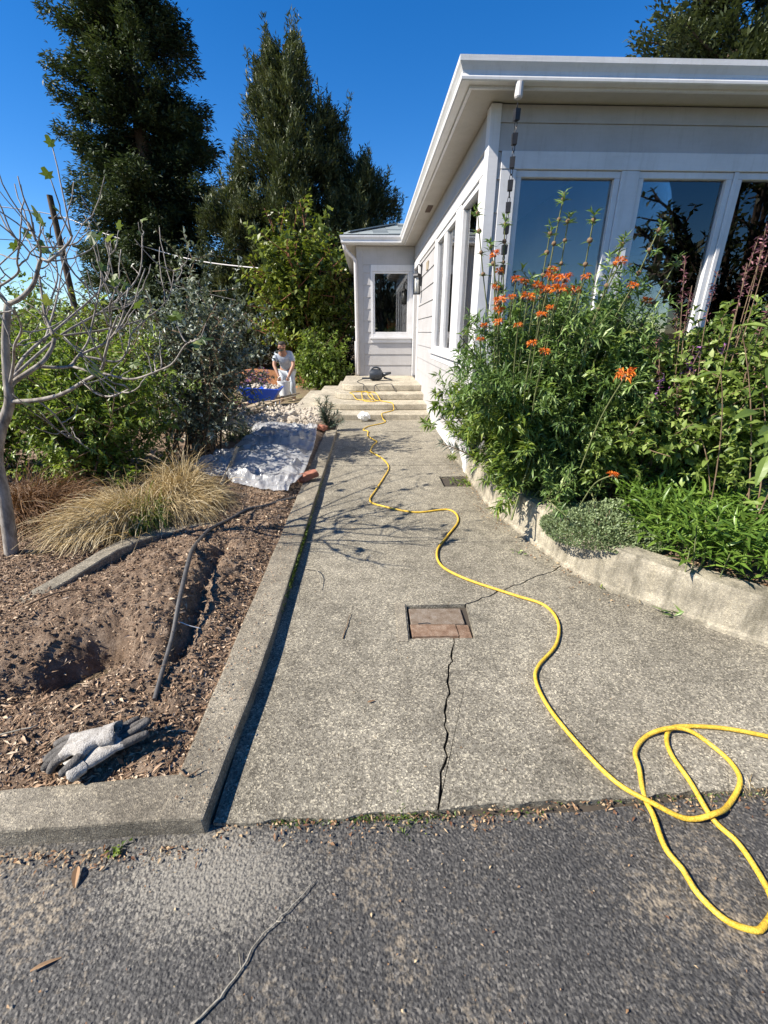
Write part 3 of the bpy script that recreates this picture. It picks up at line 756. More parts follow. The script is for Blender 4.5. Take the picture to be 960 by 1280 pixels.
# front wall
FW = [(1.18, 2.02), (2.167, 2.936), (2.972, 3.741), (3.90, 4.72), (4.756, 5.57)]
ZB = .98
opsF = [(a, b, ZB, 2.475) for a, b in FW]
wall(mapF, WX, 6.6, -.1, ZT, opsF)
siding(mapF, WX + .02, 6.6, [LN[0] - .2225] + LN[:10] + [2.592, 2.767, ZT - .002], [(1.052, 5.70, .90, 2.592)])
bar(mapF, 1.052, 5.70, .002, .026, 2.477, 2.592, 'window_trim', M['trim'])
us = [1.052] + [v for ab in FW for v in ab] + [5.70]
for a, b in zip(us[::2], us[1::2]): bar(mapF, a + .001, b - .001, .002, .023, ZB, 2.475, 'window_trim', M['trim'])
bar(mapF, 1.03, 5.72, .002, .055, ZB - .04, ZB - .002, 'window_sill', M['trim']); bar(mapF, 1.052, 5.70, .002, .024, ZB - .12, ZB - .042, 'window_trim', M['trim'])
for a, b in FW: window(mapF, a, b, ZB, 2.474, .045)
# corner boards
mb = MB(); mb.box(WX - .026, WX + .055, FY - .026, FY - .001, -.05, ZT - .003); mb.box(WX - .026, WX - .001, FY - .0005, FY + .10, -.05, ZT - .003)
mb.build('corner_board', M['trim'], house, bevel=.003, seg=1)
# far wing
opsG = [(.115, .86, 1.265, 2.435)]
wall(mapG, GX, WX, -.1, ZT, opsG); wall(mapS, GY + .125, 15, -.1, ZT, [])
siding(mapG, GX + .10, WX - .03, [LN[0] - .2225] + LN[:10] + [2.555, ZT - .002], [(.066, .962, 1.10, 2.555)])
siding(mapS, GY + .10, 15, [LN[0] - .2225] + LN[:11] + [ZT - .002], [])
bar(mapG, .066, .962, .002, .026, 2.437, 2.555, 'window_trim', M['trim']); bar(mapG, .066, .114, .002, .023, 1.20, 2.435, 'window_trim', M['trim']); bar(mapG, .861, .962, .002, .023, 1.20, 2.435, 'window_trim', M['trim'])
bar(mapG, .114, .861, .002, .022, 1.20, 1.263, 'window_trim', M['trim']); bar(mapG, .04, .942, .002, .07, 1.165, 1.199, 'window_sill', M['trim']); bar(mapG, .066, .942, .002, .028, 1.09, 1.163, 'window_trim', M['trim'])
window(mapG, .115, .86, 1.265, 2.435, .035)
mb = MB(); mb.box(GX - .026, GX + .10, GY - .026, GY - .001, -.05, ZT - .003); mb.box(GX - .026, GX - .001, GY - .0005, GY + .10, -.05, ZT - .003)
mb.build('corner_board', M['siding'], house, bevel=.003, seg=1)
# eaves: sweeps with mitred corners
EAVE = [(6.9, 3.918), (.729, 3.918), (.729, 9.81), (-.43, 9.81), (-.43, 15)]
ENRM = [(0, -1), (-1, 0), (0, -1), (-1, 0)]
def sweep(prof, name, mat, smooth=False):
    V = []; n = len(prof)
    for k, p in enumerate(EAVE):
        a = Vector(ENRM[max(k - 1, 0)]); b = Vector(ENRM[min(k, 3)]); mi = (a + b) / (1 + a.dot(b))
        for d, z in prof: V.append((p[0] + mi.x * d, p[1] + mi.y * d, z))
    F = [(k * n + j, k * n + (j + 1) % n, k * n + n + (j + 1) % n, k * n + n + j) for k in range(len(EAVE) - 1) for j in range(n)]
    F += [tuple(range(n)), tuple((len(EAVE) - 1) * n + j for j in range(n))[::-1]]
    mb = MB(); mb.add(V, F); return mb.build(name, mat, house, bevel=0)
sweep([(.001, 2.888), (.062, 2.888), (.070, 2.894), (.071, 2.908), (.064, 2.925), (.066, 2.942), (.078, 2.965), (.089, 2.982), (.090, 3.012), (.080, 3.014), (.078, 2.985), (.001, 2.985)], 'gutter', M['gutter'])
sweep([(-.022, 2.872), (0, 2.872), (0, 3.0), (-.022, 3.0)], 'fascia', M['trim'])
sweep([(-.066, 2.873), (-.024, 2.873), (-.024, 2.884), (-.066, 2.884)], 'soffit_trim', M['soffit'])
sweep([(-.245, 2.886), (-.023, 2.886), (-.023, 2.90), (-.245, 2.90)], 'soffit', M['soffit'])
mb = MB(); mb.box(.835, .905, 7.02, 7.36, 2.876, 2.885)
for k in range(6): mb.box(.838, .902, 7.05 + k * .052, 7.075 + k * .052, 2.872, 2.877)
mb.build('soffit_vent', plain('brown_vent', (.12, .08, .06), .7), house)
# roofs
def roof(polys, name='roof'):
    mb = MB()
    for P in polys:
        P = [Vector(p) for p in P]; n = len(P); nv = (P[1] - P[0]).cross(P[2] - P[0]).normalized()
        if nv.z < 0: nv = -nv
        mb.add([p for p in P] + [p + nv * .03 for p in P], [tuple(range(n))[::-1], tuple(range(n, 2 * n))] + [(i, (i + 1) % n, n + (i + 1) % n, n + i) for i in range(n)])
    return mb.build(name, M['shingle'], house)
RM = .34
e0 = (.70, 3.885, 2.998); rg = (4.4, 7.585, 2.998 + RM * 3.7)
roof([[e0, (.70, 14.5, 2.998), (4.4, 14.5, rg[2]), rg], [e0, rg, (8.1, 3.885, 2.998)], [(8.1, 3.885, 2.998), rg, (4.4, 14.5, rg[2]), (8.1, 14.5, 2.998)]])
g0 = (-.46, 9.78, 2.998); hz = 2.998 + RM * 2.6
rf = roof([[g0, (.69, 9.78, 2.998), (.69, 9.79, 3.002), (4.3, 12.38, hz), (2.14, 12.38, hz)], [g0, (2.14, 12.38, hz), (-.46, 14.98, 2.998)]])
sh = MB(); sh.box(-.145, .145, 0, .17, 0, .008); shm = sh.build('shingle', M['shingle'], rf, local=True)
k = 0
for r in range(9):
    y = 9.765 + r * .135; x = -.46 + r * .135 + .16 + (.145 if r % 2 else 0)
    while x < .80:
        o = shm if k == 0 else shm.copy()
        if k: COL.objects.link(o)
        o.location = Vector((x, y, 2.998 + RM * (y - 9.78) + .034 + .004)) - Vector(HO)
        o.rotation_euler = (math.atan(RM) - .03, 0, random.uniform(-.01, .01)); k += 1; x += .293
mb = MB(); mb.obox((.07 + .05, 10.31 + .05, 2.998 + RM * .58 + .055), Vector((1, 0, 0)).rotation_difference(Vector((1, 1, RM)).normalized()).to_matrix(), 1.45, .16, .02)
mb.build('hip_cap', M['shingle'], rf)
# downpipe on the far wing
mb = MB(); mb.tube(chaikin([(-.44, 9.84, 2.91), (-.44, 9.84, 2.80), (-.34, 9.95, 2.72), (-.235, 10.0, 2.64), (-.235, 10.0, 2.5), (-.235, 10.0, 1.2), (-.235, 10.0, .42)], 2), .036, 8); mb.tube([(-.27, 9.99, 1.12), (-.27, 9.985, .42)], .02, 6)
mb.build('downpipe', M['downpipe'], house, smooth=True)
# plaque
bar(mapL, 7.66, 7.86, .014, .034, 2.20, 2.32, 'number_plaque', plain('tan_plaque', (.32, .26, .18), .6))
# rooms behind the glass
def room(x0, x1, y0, y1, z0, z1, cl):
    mb = MB(); mb.box(x0, x1, y0, y1, z1, z1 + .03); mb.build('ceiling', cl, house)
    mb = MB(); mb.box(x0, x1, y0, y1, z0 - .03, z0); mb.build('floor', M['floorwood'], house)
    mb = MB(); mb.box(x0, x1, y1, y1 + .03, z0, z1); mb.box(x1, x1 + .03, y0, y1, z0, z1); mb.build('inner_wall', M['interior'], house)
room(WX + .125, 2.09, FY + .125, 9.9, .41, 2.72, M['ceiling'])
room(2.13, 6.5, FY + .125, 9.9, .41, 2.72, plain('dark_wood_ceiling', (.10, .07, .05), .5))
room(GX + .13, WX + .9, GY + .125, 14, .41, 2.72, M['interior'])
for x, y in [(1.42, 5.0), (1.75, 4.9), (1.6, 6.3)]:
    mb = MB(); mb.lathe((x, y, 2.712), [(.055, .008), (.055, 0), (.042, -.002), (.04, .006)], 16); mb.build('ceiling_light', M['plastic_dark'], house)
# wall lantern
lan = thing('wall_lantern', 'black framed lantern on the white wall beside the door', 'lantern', (.95, 8.6, 2.2))
mb = MB(); mb.box(.935, .952, 8.56, 8.64, 2.05, 2.40); mb.tube(chaikin([(.945, 8.6, 2.34), (.90, 8.6, 2.39), (.875, 8.6, 2.37), (.872, 8.6, 2.27)], 2), .008, 6); mb.build('bracket', M['black'], lan)
mb = MB()
for sx in (-1, 1):
    for sy in (-1, 1): mb.box(.872 + sx * .05 - .006, .872 + sx * .05 + .006, 8.6 + sy * .05 - .006, 8.6 + sy * .05 + .006, 1.93, 2.19)
mb.box(.812, .932, 8.54, 8.66, 2.19, 2.205); mb.box(.812, .932, 8.54, 8.66, 1.915, 1.93); mb.lathe((.872, 8.6, 2.205), [(.075, 0), (.06, .03), (.02, .05), (.015, .08)], 4); mb.build('frame', M['black'], lan)
mb = MB(); mb.lathe((.872, 8.6, 1.932), [(.04, 0), (.04, .25)], 16); mb.build('shade', M['lampglass'], lan, smooth=True)

# rain chain
rc = thing('rain_chain', 'dark metal rain chain hanging from the white gutter corner', 'rain chain', (1.065, 3.868, 1.2))
mb = MB(); mb.lathe((1.065, 3.868, 2.80), [(.022, 0), (.028, .01), (.028, .08), (.026, .088)], 14); mb.build('outlet', M['downpipe'], rc, smooth=True, auto=.35)
def cup(z):
    m_ = MB(); m_.lathe((0, 0, 0), [(.014, .0), (.025, .004), (.027, .068), (.023, .069), (.021, .01)], 4); return m_
def ring(): 
    m_ = MB(); m_.tube([(.010 * math.cos(q), 0, .021 * math.sin(q)) for q in np.linspace(0, 2 * PI, 15)], .0028, 5, cap=False); return m_
c0 = cup(0).build('cup', M['chain'], rc, local=True); r0_ = ring().build('link', M['chain'], rc, local=True)
z = 2.745; first = True
while z > .35:
    for src, dz, rot in ((c0, -.069, .78 + random.uniform(-.3, .3)), (r0_, -.087, random.uniform(0, 3)), (r0_, .016, random.uniform(0, 3))):
        o = src if first and not (src is r0_ and dz > 0) else src.copy()
        if o is not src: COL.objects.link(o)
        o.location = Vector((1.065, 3.868, z + dz)) - Vector((1.065, 3.868, 1.2)); o.rotation_euler = (0, 0, rot)
    first = False; z -= .137

# ------------------------------------------------------------------ skinned bodies
def skin(name, V, E, R, mat, parent=None, root=0, sub=1, flat=None):
    me = bpy.data.meshes.new(name + '_skeleton'); me.from_pydata([tuple(v) for v in V], [tuple(e) for e in E], []); me.update()
    o = bpy.data.objects.new(name + '_skeleton', me); COL.objects.link(o)
    md = o.modifiers.new('skin', 'SKIN'); md.use_smooth_shade = True
    sv = me.skin_vertices[0].data
    for i, r in enumerate(R):
        sv[i].radius = (r, r) if not isinstance(r, tuple) else r
        sv[i].use_root = (i == root)
    if sub:
        sd = o.modifiers.new('sub', 'SUBSURF'); sd.levels = sub; sd.render_levels = sub
    dg = bpy.context.evaluated_depsgraph_get()
    nm = bpy.data.meshes.new_from_object(o.evaluated_get(dg))
    bpy.data.objects.remove(o); bpy.data.meshes.remove(me)
    nm.materials.clear()
    for m in (mat if isinstance(mat, (list, tuple)) else [mat]): nm.materials.append(m)
    nm.name = name
    for p in nm.polygons: p.use_smooth = True
    if flat: flat(nm)
    return link_mesh(name, nm, parent)
def chain(pts, radii, V, E, R, start):
    prev = start
    for p, r in zip(pts, radii):
        V.append(Vector(p)); R.append(r); E.append((prev, len(V) - 1)); prev = len(V) - 1
    return prev

# ------------------------------------------------------------------ far trees
def lerpf(xs, ys): return lambda z: float(np.interp(z, xs, ys))
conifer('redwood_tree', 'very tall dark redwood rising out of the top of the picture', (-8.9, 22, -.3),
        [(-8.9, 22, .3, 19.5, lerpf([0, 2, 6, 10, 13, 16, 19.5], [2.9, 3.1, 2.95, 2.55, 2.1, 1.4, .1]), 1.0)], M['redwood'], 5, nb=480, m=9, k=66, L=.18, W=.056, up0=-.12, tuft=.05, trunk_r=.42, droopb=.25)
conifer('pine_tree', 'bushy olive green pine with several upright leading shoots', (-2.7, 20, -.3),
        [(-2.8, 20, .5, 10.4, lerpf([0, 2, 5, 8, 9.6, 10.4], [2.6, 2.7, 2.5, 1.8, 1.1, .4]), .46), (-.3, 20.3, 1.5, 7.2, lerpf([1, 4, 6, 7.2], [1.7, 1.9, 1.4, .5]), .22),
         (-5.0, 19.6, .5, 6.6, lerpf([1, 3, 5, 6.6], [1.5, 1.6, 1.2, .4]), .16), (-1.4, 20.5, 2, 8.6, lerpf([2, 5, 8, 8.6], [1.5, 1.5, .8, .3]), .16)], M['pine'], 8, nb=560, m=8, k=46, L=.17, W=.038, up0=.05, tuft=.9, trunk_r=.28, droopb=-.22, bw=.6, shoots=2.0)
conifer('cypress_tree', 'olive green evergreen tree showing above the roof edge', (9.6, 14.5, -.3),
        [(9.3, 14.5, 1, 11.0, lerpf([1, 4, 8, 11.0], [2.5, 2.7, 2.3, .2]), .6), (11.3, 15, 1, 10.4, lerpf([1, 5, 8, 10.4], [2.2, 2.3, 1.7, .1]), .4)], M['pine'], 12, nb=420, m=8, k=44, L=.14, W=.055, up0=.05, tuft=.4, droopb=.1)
bush('madrone_tree', 'round crowned broadleaf tree with reddish stems beside the far wing', 'tree', (-1.8, 14, -.3), 1.45, 1.4, 4.75, 80, 22, .17, .085, M['madrone'], M['redbark'], 21, side=15, leafname='crown', r0=.05, r1=.012, t0=.25, low=-.55, sidelen=.2, simple=True)
bush('leafy_shrub', 'light green rounded shrub growing behind the worker', 'shrub', (-1.25, 12.5, -.3), .88, .8, 1.72, 70, 20, .095, .052, M['bushlt'], M['stemb'], 22, side=9, t0=.15, low=-.6, simple=True)
bush('leafy_shrub', 'dark green shrub in the shade left of the far wing', 'shrub', (-.75, 15.2, -.3), .9, .8, 2.3, 30, 14, .10, .05, M['oak'], M['stemb'], 23, side=9, t0=.15, low=-.6, simple=True)
for lab, x, y, rx, h, mt, sd in [('dark bushy tree standing beyond the foot of the utility pole', -11.6, 21, 1.3, 3.3, 'madrone', 31), ('hazy grey green tree left of the utility pole, far off', -19.5, 29, 2.4, 4.6, 'guava', 32),
                               ('low dark tree beyond the bare fig branches', -8.6, 15.5, 1.6, 2.6, 'oak', 33), ('wide dark shrub under the tall redwood', -5.6, 18.0, 2.3, 2.6, 'oak', 34), ('dark evergreen shrub behind the blue wheelbarrow', -4.1, 17.6, 1.6, 2.7, 'oak', 35), ('pale olive shrub behind the grey green guava', -6.3, 12.5, 1.5, 2.1, 'madrone', 36)]:
    bush('shrub', lab, 'shrub', (x, y, -.4), rx, rx * .8, h, 34, 15, .15, .07, M[mt], M['stemb'], sd, side=9, t0=.12, low=-.7, simple=True)
# trees across the driveway, behind the camera: seen mirrored in the windows
bush('oak_tree', 'spreading oak across the driveway, mirrored in the front windows', 'tree', (13.2, -8.5, -.2), 4.4, 3.5, 8.2, 44, 14, .26, .13, M['oak'], M['bark'], 41, side=12, leafname='crown', r0=.14, r1=.03, t0=.5, low=.05, sidelen=.16, simple=True, base_r=.25)
for k, (x, lab) in enumerate([(6.2, 'tall dark hedge shrub mirrored low in the first front window'), (9.2, 'tall dark hedge shrub mirrored low in the second front window'), (14.5, 'tall dark hedge shrub below the mirrored oak')]):
    bush('hedge_shrub', lab, 'shrub', (x, -10.5, -.2), 1.9, 1.2, 3.4, 34, 14, .17, .09, M['oak'], M['stemb'], 44 + k, side=9, t0=.1, low=-.7, simple=True)

for k, (x, lab) in enumerate([(-3.5, 'dark tree across the driveway mirrored in the far window, left half'), (1.2, 'dark tree across the driveway mirrored in the far window, right half')]):
    bush('tree', lab, 'tree', (x, -13, -.2), 2.8, 1.6, 6.2, 40, 14, .26, .14, M['oak'], M['bark'], 48 + k, side=10, t0=.1, low=-.7, simple=True, leafname='crown', r0=.1, r1=.02)
# utility pole and lines
up = thing('utility_pole', 'thin brown wooden utility pole standing far left against the sky', 'utility pole', (-13.16, 22, -.4))
mb = MB(); mb.tube([(-13.16, 22, -.4), (-13.1, 22, 3), (-13.02, 22, 6.5)], [.15, .13, .11], 10); mb.build('pole', M['bark'], up, smooth=True, auto=.8)
mb = MB(); mb.tube([(-13.3, 22.05, 5.72), (-12.75, 22.0, 5.70)], .05, 6); mb.build('crossarm', M['bark'], up)
mb = MB(); mb.tube([(-12.55, 22, 4.72), (-11.75, 22, 4.50)], .075, 6); mb.build('splice_case', M['black'], up)
def wire(lab, pts, r=.017, mat='black'):
    mb = MB(); mb.tube(catmull(pts, 6), r, 5); tag(mb.build('power_line', M[mat], smooth=True), lab, 'power line')
wire('upper overhead cable crossing the pole and dipping towards the shrub', [(-60, 18, 9.5), (-40, 19, 7.4), (-22, 20.5, 6.3), (-16.5, 21, 6.05), (-13.1, 22, 5.83), (-10.6, 21, 4.98), (-6.9, 19, 3.88), (-4.0, 17, 3.33), (-2.0, 15.5, 3.1)], .02, 'downpipe')  # pale material puts the sunlit brightness of the cable into its colour
wire('lower overhead cable on the pole, below the first', [(-60, 18, 8.3), (-40, 19, 6.1), (-22, 20, 5.0), (-14, 21.5, 4.79), (-13.2, 22, 4.77), (-10.6, 21, 3.76), (-7, 19, 2.86), (-4, 17, 2.2)], .014)

# ------------------------------------------------------------------ fig tree
LIMBS = {
 'trunk':[(-2.186, 2.42, 0.0), (-2.133, 2.42, 0.255), (-2.1, 2.42, 0.43), (-2.07, 2.42, 0.643), (-2.001, 2.42, 0.799), (-1.937, 2.42, 0.893), (-1.897, 2.42, 0.968), (-1.87, 2.42, 1.089), (-1.825, 2.42, 1.255), (-1.758, 2.42, 1.427)],
 'B':[(-1.907, 2.42, 0.96), (-1.734, 2.389, 0.972), (-1.58, 2.357, 1.012), (-1.438, 2.326, 1.07), (-1.324, 2.294, 1.125), (-1.26, 2.263, 1.208), (-1.19, 2.231, 1.29), (-1.134, 2.2, 1.367)],
 'C':[(-1.893, 2.42, 1.017), (-1.875, 2.461, 1.053), (-1.756, 2.502, 1.131), (-1.732, 2.544, 1.181), (-1.686, 2.585, 1.26), (-1.72, 2.626, 1.34), (-1.749, 2.667, 1.393), (-1.778, 2.709, 1.547), (-1.792, 2.75, 1.639)],
 'C1':[(-1.77, 2.52, 1.128), (-1.65, 2.592, 1.128), (-1.601, 2.633, 1.176), (-1.466, 2.675, 1.25), (-1.392, 2.717, 1.342), (-1.368, 2.758, 1.445), (-1.356, 2.8, 1.537)],
 'C2':[(-1.60, 2.633, 1.176), (-1.521, 2.63, 1.16), (-1.419, 2.66, 1.153), (-1.362, 2.69, 1.22), (-1.348, 2.72, 1.287), (-1.28, 2.75, 1.363)],
 'D':[(-1.65, 2.592, 1.128), (-1.53, 2.55, 1.11), (-1.431, 2.5, 1.089), (-1.254, 2.45, 1.069), (-1.089, 2.4, 1.117), (-0.977, 2.35, 1.155), (-0.891, 2.3, 1.239), (-0.812, 2.25, 1.265)],
 'E':[(-1.749, 2.667, 1.393), (-1.715, 2.738, 1.523), (-1.712, 2.775, 1.604), (-1.724, 2.812, 1.694), (-1.743, 2.85, 1.776)],
 'F':[(-1.758, 2.42, 1.427), (-1.682, 2.4, 1.454), (-1.596, 2.38, 1.517), (-1.513, 2.36, 1.601), (-1.439, 2.34, 1.599), (-1.356, 2.32, 1.66), (-1.3, 2.3, 1.694)],
 'G':[(-1.513, 2.36, 1.6), (-1.491, 2.333, 1.652), (-1.475, 2.317, 1.689), (-1.457, 2.3, 1.747)],
 'I':[(-1.758, 2.42, 1.427), (-1.802, 2.447, 1.47), (-1.854, 2.473, 1.536), (-1.912, 2.5, 1.607)],
 'J':[(-1.854, 2.473, 1.50), (-1.807, 2.47, 1.507), (-1.692, 2.44, 1.56), (-1.634, 2.41, 1.607), (-1.599, 2.38, 1.674), (-1.608, 2.35, 1.71)],
 'K':[(-1.65, 2.60, 1.128), (-1.63, 2.744, 1.236), (-1.602, 2.808, 1.33), (-1.568, 2.872, 1.464), (-1.564, 2.936, 1.611), (-1.595, 3.0, 1.762)],
 'M':[(-1.88, 2.42, 1.03), (-1.788, 2.362, 1.152), (-1.665, 2.275, 1.24), (-1.564, 2.188, 1.317), (-1.51, 2.1, 1.394)],
 'N':[(-1.466, 2.675, 1.25), (-1.417, 2.68, 1.341), (-1.377, 2.64, 1.439), (-1.295, 2.6, 1.542)],
 'O':[(-1.438, 2.326, 1.072), (-1.316, 2.2, 1.034), (-1.183, 2.1, 1.021), (-1.051, 2.0, 1.064)],
 'P':[(-1.734, 2.389, 0.972), (-1.69, 2.433, 0.881), (-1.713, 2.517, 0.753), (-1.673, 2.6, 0.662)],
 'Q':[(-2.0, 2.42, .80), (-2.15, 2.5, .98), (-2.25, 2.55, 1.2), (-2.3, 2.6, 1.45), (-2.28, 2.65, 1.7)],
 'S':[(-1.90, 2.42, 1.0), (-1.97, 2.75, 1.18), (-1.93, 3.15, 1.38), (-1.86, 3.5, 1.62), (-1.84, 3.7, 1.9)],
 'T':[(-1.89, 2.42, 1.05), (-1.78, 2.8, 1.28), (-1.66, 3.15, 1.46), (-1.55, 3.4, 1.66), (-1.53, 3.5, 1.9)],
 'U':[(-1.96, 2.9, 1.24), (-2.08, 3.3, 1.5), (-2.12, 3.6, 1.78), (-2.06, 3.85, 2.05)],
 'V':[(-1.78, 2.8, 1.28), (-1.6, 2.95, 1.32), (-1.42, 3.1, 1.38), (-1.3, 3.2, 1.5), (-1.25, 3.25, 1.66)],
 'R':[(-2.0, 2.42, .82), (-2.08, 2.3, 1.02), (-2.02, 2.2, 1.2), (-1.9, 2.12, 1.36), (-1.84, 2.08, 1.5)],
}
fig = thing('fig_tree', 'nearly bare pale grey fig tree with curving branches at the left edge', 'tree', (-2.19, 2.42, .0))
rr = random.Random(3)
tips = []
mb = MB()
T0 = catmull(LIMBS['trunk'], 5); mb.tube([T0[0] + Vector((-.02, 0, -.08))] + T0, [.054] + [.038 - .022 * i / (len(T0) - 1) for i in range(len(T0))], 10); mb.build('trunk', M['figbark'], fig, smooth=True)
RAD = dict(B=(.019, .006), C=(.023, .007), C1=(.014, .005), C2=(.011, .005), D=(.012, .0045), E=(.008, .005), F=(.019, .006), G=(.008, .005), I=(.013, .006), J=(.010, .005), K=(.010, .005), M=(.013, .005), N=(.009, .005), O=(.010, .004), P=(.008, .004), Q=(.022, .007), R=(.018, .006), S=(.016, .005), T=(.014, .005), U=(.011, .004), V=(.010, .004))
tw = MB(); nbr = 0
for k, pts in LIMBS.items():
    if k == 'trunk': continue
    P = catmull([Vector(p) + (Vector((rr.uniform(-.008, .008), rr.uniform(-.02, .02), rr.uniform(-.008, .008))) if 0 < i else Vector()) for i, p in enumerate(pts)], 5); a, b = RAD[k][0] * .64, RAD[k][1] * .62
    m_ = MB(); m_.tube(P, [a + (b - a) * i / (len(P) - 1) for i in range(len(P))], 8); m_.build('branch', M['figbark'], fig, smooth=True)
    tips.append((P[-1], (P[-1] - P[-3]).normalized()))
    for _ in range(6):
        i = rr.randrange(len(P) // 3, len(P)); p = P[i]
        d = Vector((rr.gauss(0.0, .5), rr.gauss(0, .6), rr.uniform(.0, 1.0))).normalized(); ln = rr.uniform(.08, .30) * (.6 if k in 'DOC2' else 1)
        e = p + d * ln * .55 + Vector((0, 0, -.02)); f = p + d * ln + Vector((rr.gauss(0, .03), rr.gauss(0, .03), ln * .35))
        Q = [Vector(v) for v in bez(np.array(p), np.array(e), np.array(f), np.linspace(0, 1, 7)[:, None])]
        Q = [q + Vector((rr.gauss(0, .004), rr.gauss(0, .004), rr.gauss(0, .004))) for q in Q]
        tw.tube(Q, [.0040 - .0018 * j / 6 for j in range(7)], 6); tips.append((Q[-1], (Q[-1] - Q[-3]).normalized()))
tw.build('twigs', M['figbark'], fig, smooth=True)['kind'] = 'stuff'
def figleaf_mesh(seed):
    r = random.Random(seed); out = []; 
    lob = [(-150, .35), (-118, .62), (-92, .42), (-62, .92), (-40, .52), (-14, 1.0), (0, 1.12), (14, 1.0), (40, .52), (62, .92), (92, .42), (118, .62), (150, .35)]
    V = [(0, 0, 0), (0, .35, .02)]
    for a, s in lob:
        s *= r.uniform(.85, 1.1); x = math.sin(math.radians(a)) * s * .62; y = .28 + math.cos(math.radians(a)) * s * .62
        V.append((x, y, -.25 * (x * x + (y - .3) ** 2) + r.uniform(-.03, .03)))
    n = len(lob); F = [(1, 2 + i, 3 + i) for i in range(n - 1)] + [(0, 2, 1), (0, 1, 1 + n)]
    me = bpy.data.meshes.new('leaf'); me.from_pydata(V, [], F); me.update(); me.materials.append(M['figleaf'])
    a = me.attributes.new('rnd', 'FLOAT', 'POINT'); v = r.random(); a.data.foreach_set('value', [v] * len(V)); return me
FL = [figleaf_mesh(s) for s in range(5)]
rr.shuffle(tips)
for k, (p, d) in enumerate(tips[:52]):
    for j in range(rr.choice((1, 1, 2))):
        o = bpy.data.objects.new('leaf', FL[rr.randrange(5)]); COL.objects.link(o); o.parent = fig
        o.location = p - Vector((-2.19, 2.42, 0))
        dd = (d + Vector((rr.gauss(0, .5), rr.gauss(0, .5), rr.gauss(-.1, .4)))).normalized()
        q = dd.to_track_quat('Y', 'Z'); o.rotation_euler = (q @ Euler((0, rr.uniform(-.7, .7), 0)).to_quaternion()).to_euler()
        s = rr.uniform(.045, .085); o.scale = (s, s, s)

# ------------------------------------------------------------------ left shrubs and grasses
bush('guava_shrub', 'grey green shrub with small pale backed leaves beside the plastic sheet', 'shrub', (-1.92, 4.85, .02), .62, .6, 1.98, 96, 24, .056, .025, M['guava'], M['stemb'], 51, side=9, t0=.22, low=-.45, cen=(.2, 0), upw=.7, base_r=.16, r0=.014)
bush('willow_shrub', 'fresh green many stemmed shrub behind the feather grass', 'shrub', (-2.55, 3.95, .0), .85, .65, 1.45, 130, 24, .056, .022, M['willow'], M['stemb'], 52, side=8, t0=.12, low=-.5, upw=.5, base_r=.14, r0=.010, cen=(.1, 0))
bush('willow_shrub', 'fresh green shrub behind the fig trunk at the left edge', 'shrub', (-3.75, 4.1, -.05), 1.0, .75, 1.6, 110, 22, .06, .024, M['willow'], M['stemb'], 53, side=8, t0=.12, low=-.5, upw=.5, base_r=.16)
bush('leafy_shrub', 'taller yellow green shrub between the fig and the utility pole', 'shrub', (-4.6, 6.6, -.15), 1.3, 1.0, 2.0, 90, 20, .08, .036, M['willow'], M['stemb'], 54, side=9, t0=.15, low=-.5, simple=True)
bush('leafy_shrub', 'mid green shrub behind the guava stems', 'shrub', (-3.0, 6.4, -.15), 1.0, .9, 1.6, 80, 20, .075, .035, M['madrone'], M['stemb'], 55, side=9, t0=.12, low=-.5, simple=True)
bush('low_plant', 'small silvery plant at the foot of the guava', 'plant', (-1.62, 5.35, .02), .25, .25, .34, 24, 14, .03, .008, M['guava'], M['stemg'], 56, side=5, t0=.1, low=-.2)
bush('flower_clump', 'purple flowering clump above the blue wheelbarrow', 'flowers', (-2.9, 11.7, -.35), .48, .4, .78, 44, 16, .05, .02, M['purple'], M['stemg'], 57, side=4, t0=.5, low=.2, simple=True)
bush('flower_clump', 'grey purple clump left of the wheelbarrow wheel', 'flowers', (-2.95, 9.3, -.4), .42, .35, .6, 40, 14, .05, .018, M['burgundy'], M['stemg'], 58, side=4, t0=.3, low=-.1, simple=True)
bush('low_plant', 'yellow green low plant beside the wheelbarrow wheel', 'plant', (-3.0, 9.9, -.42), .3, .3, .5, 24, 14, .05, .02, M['bushlt'], M['stemg'], 59, side=4, t0=.2, low=-.2, simple=True)
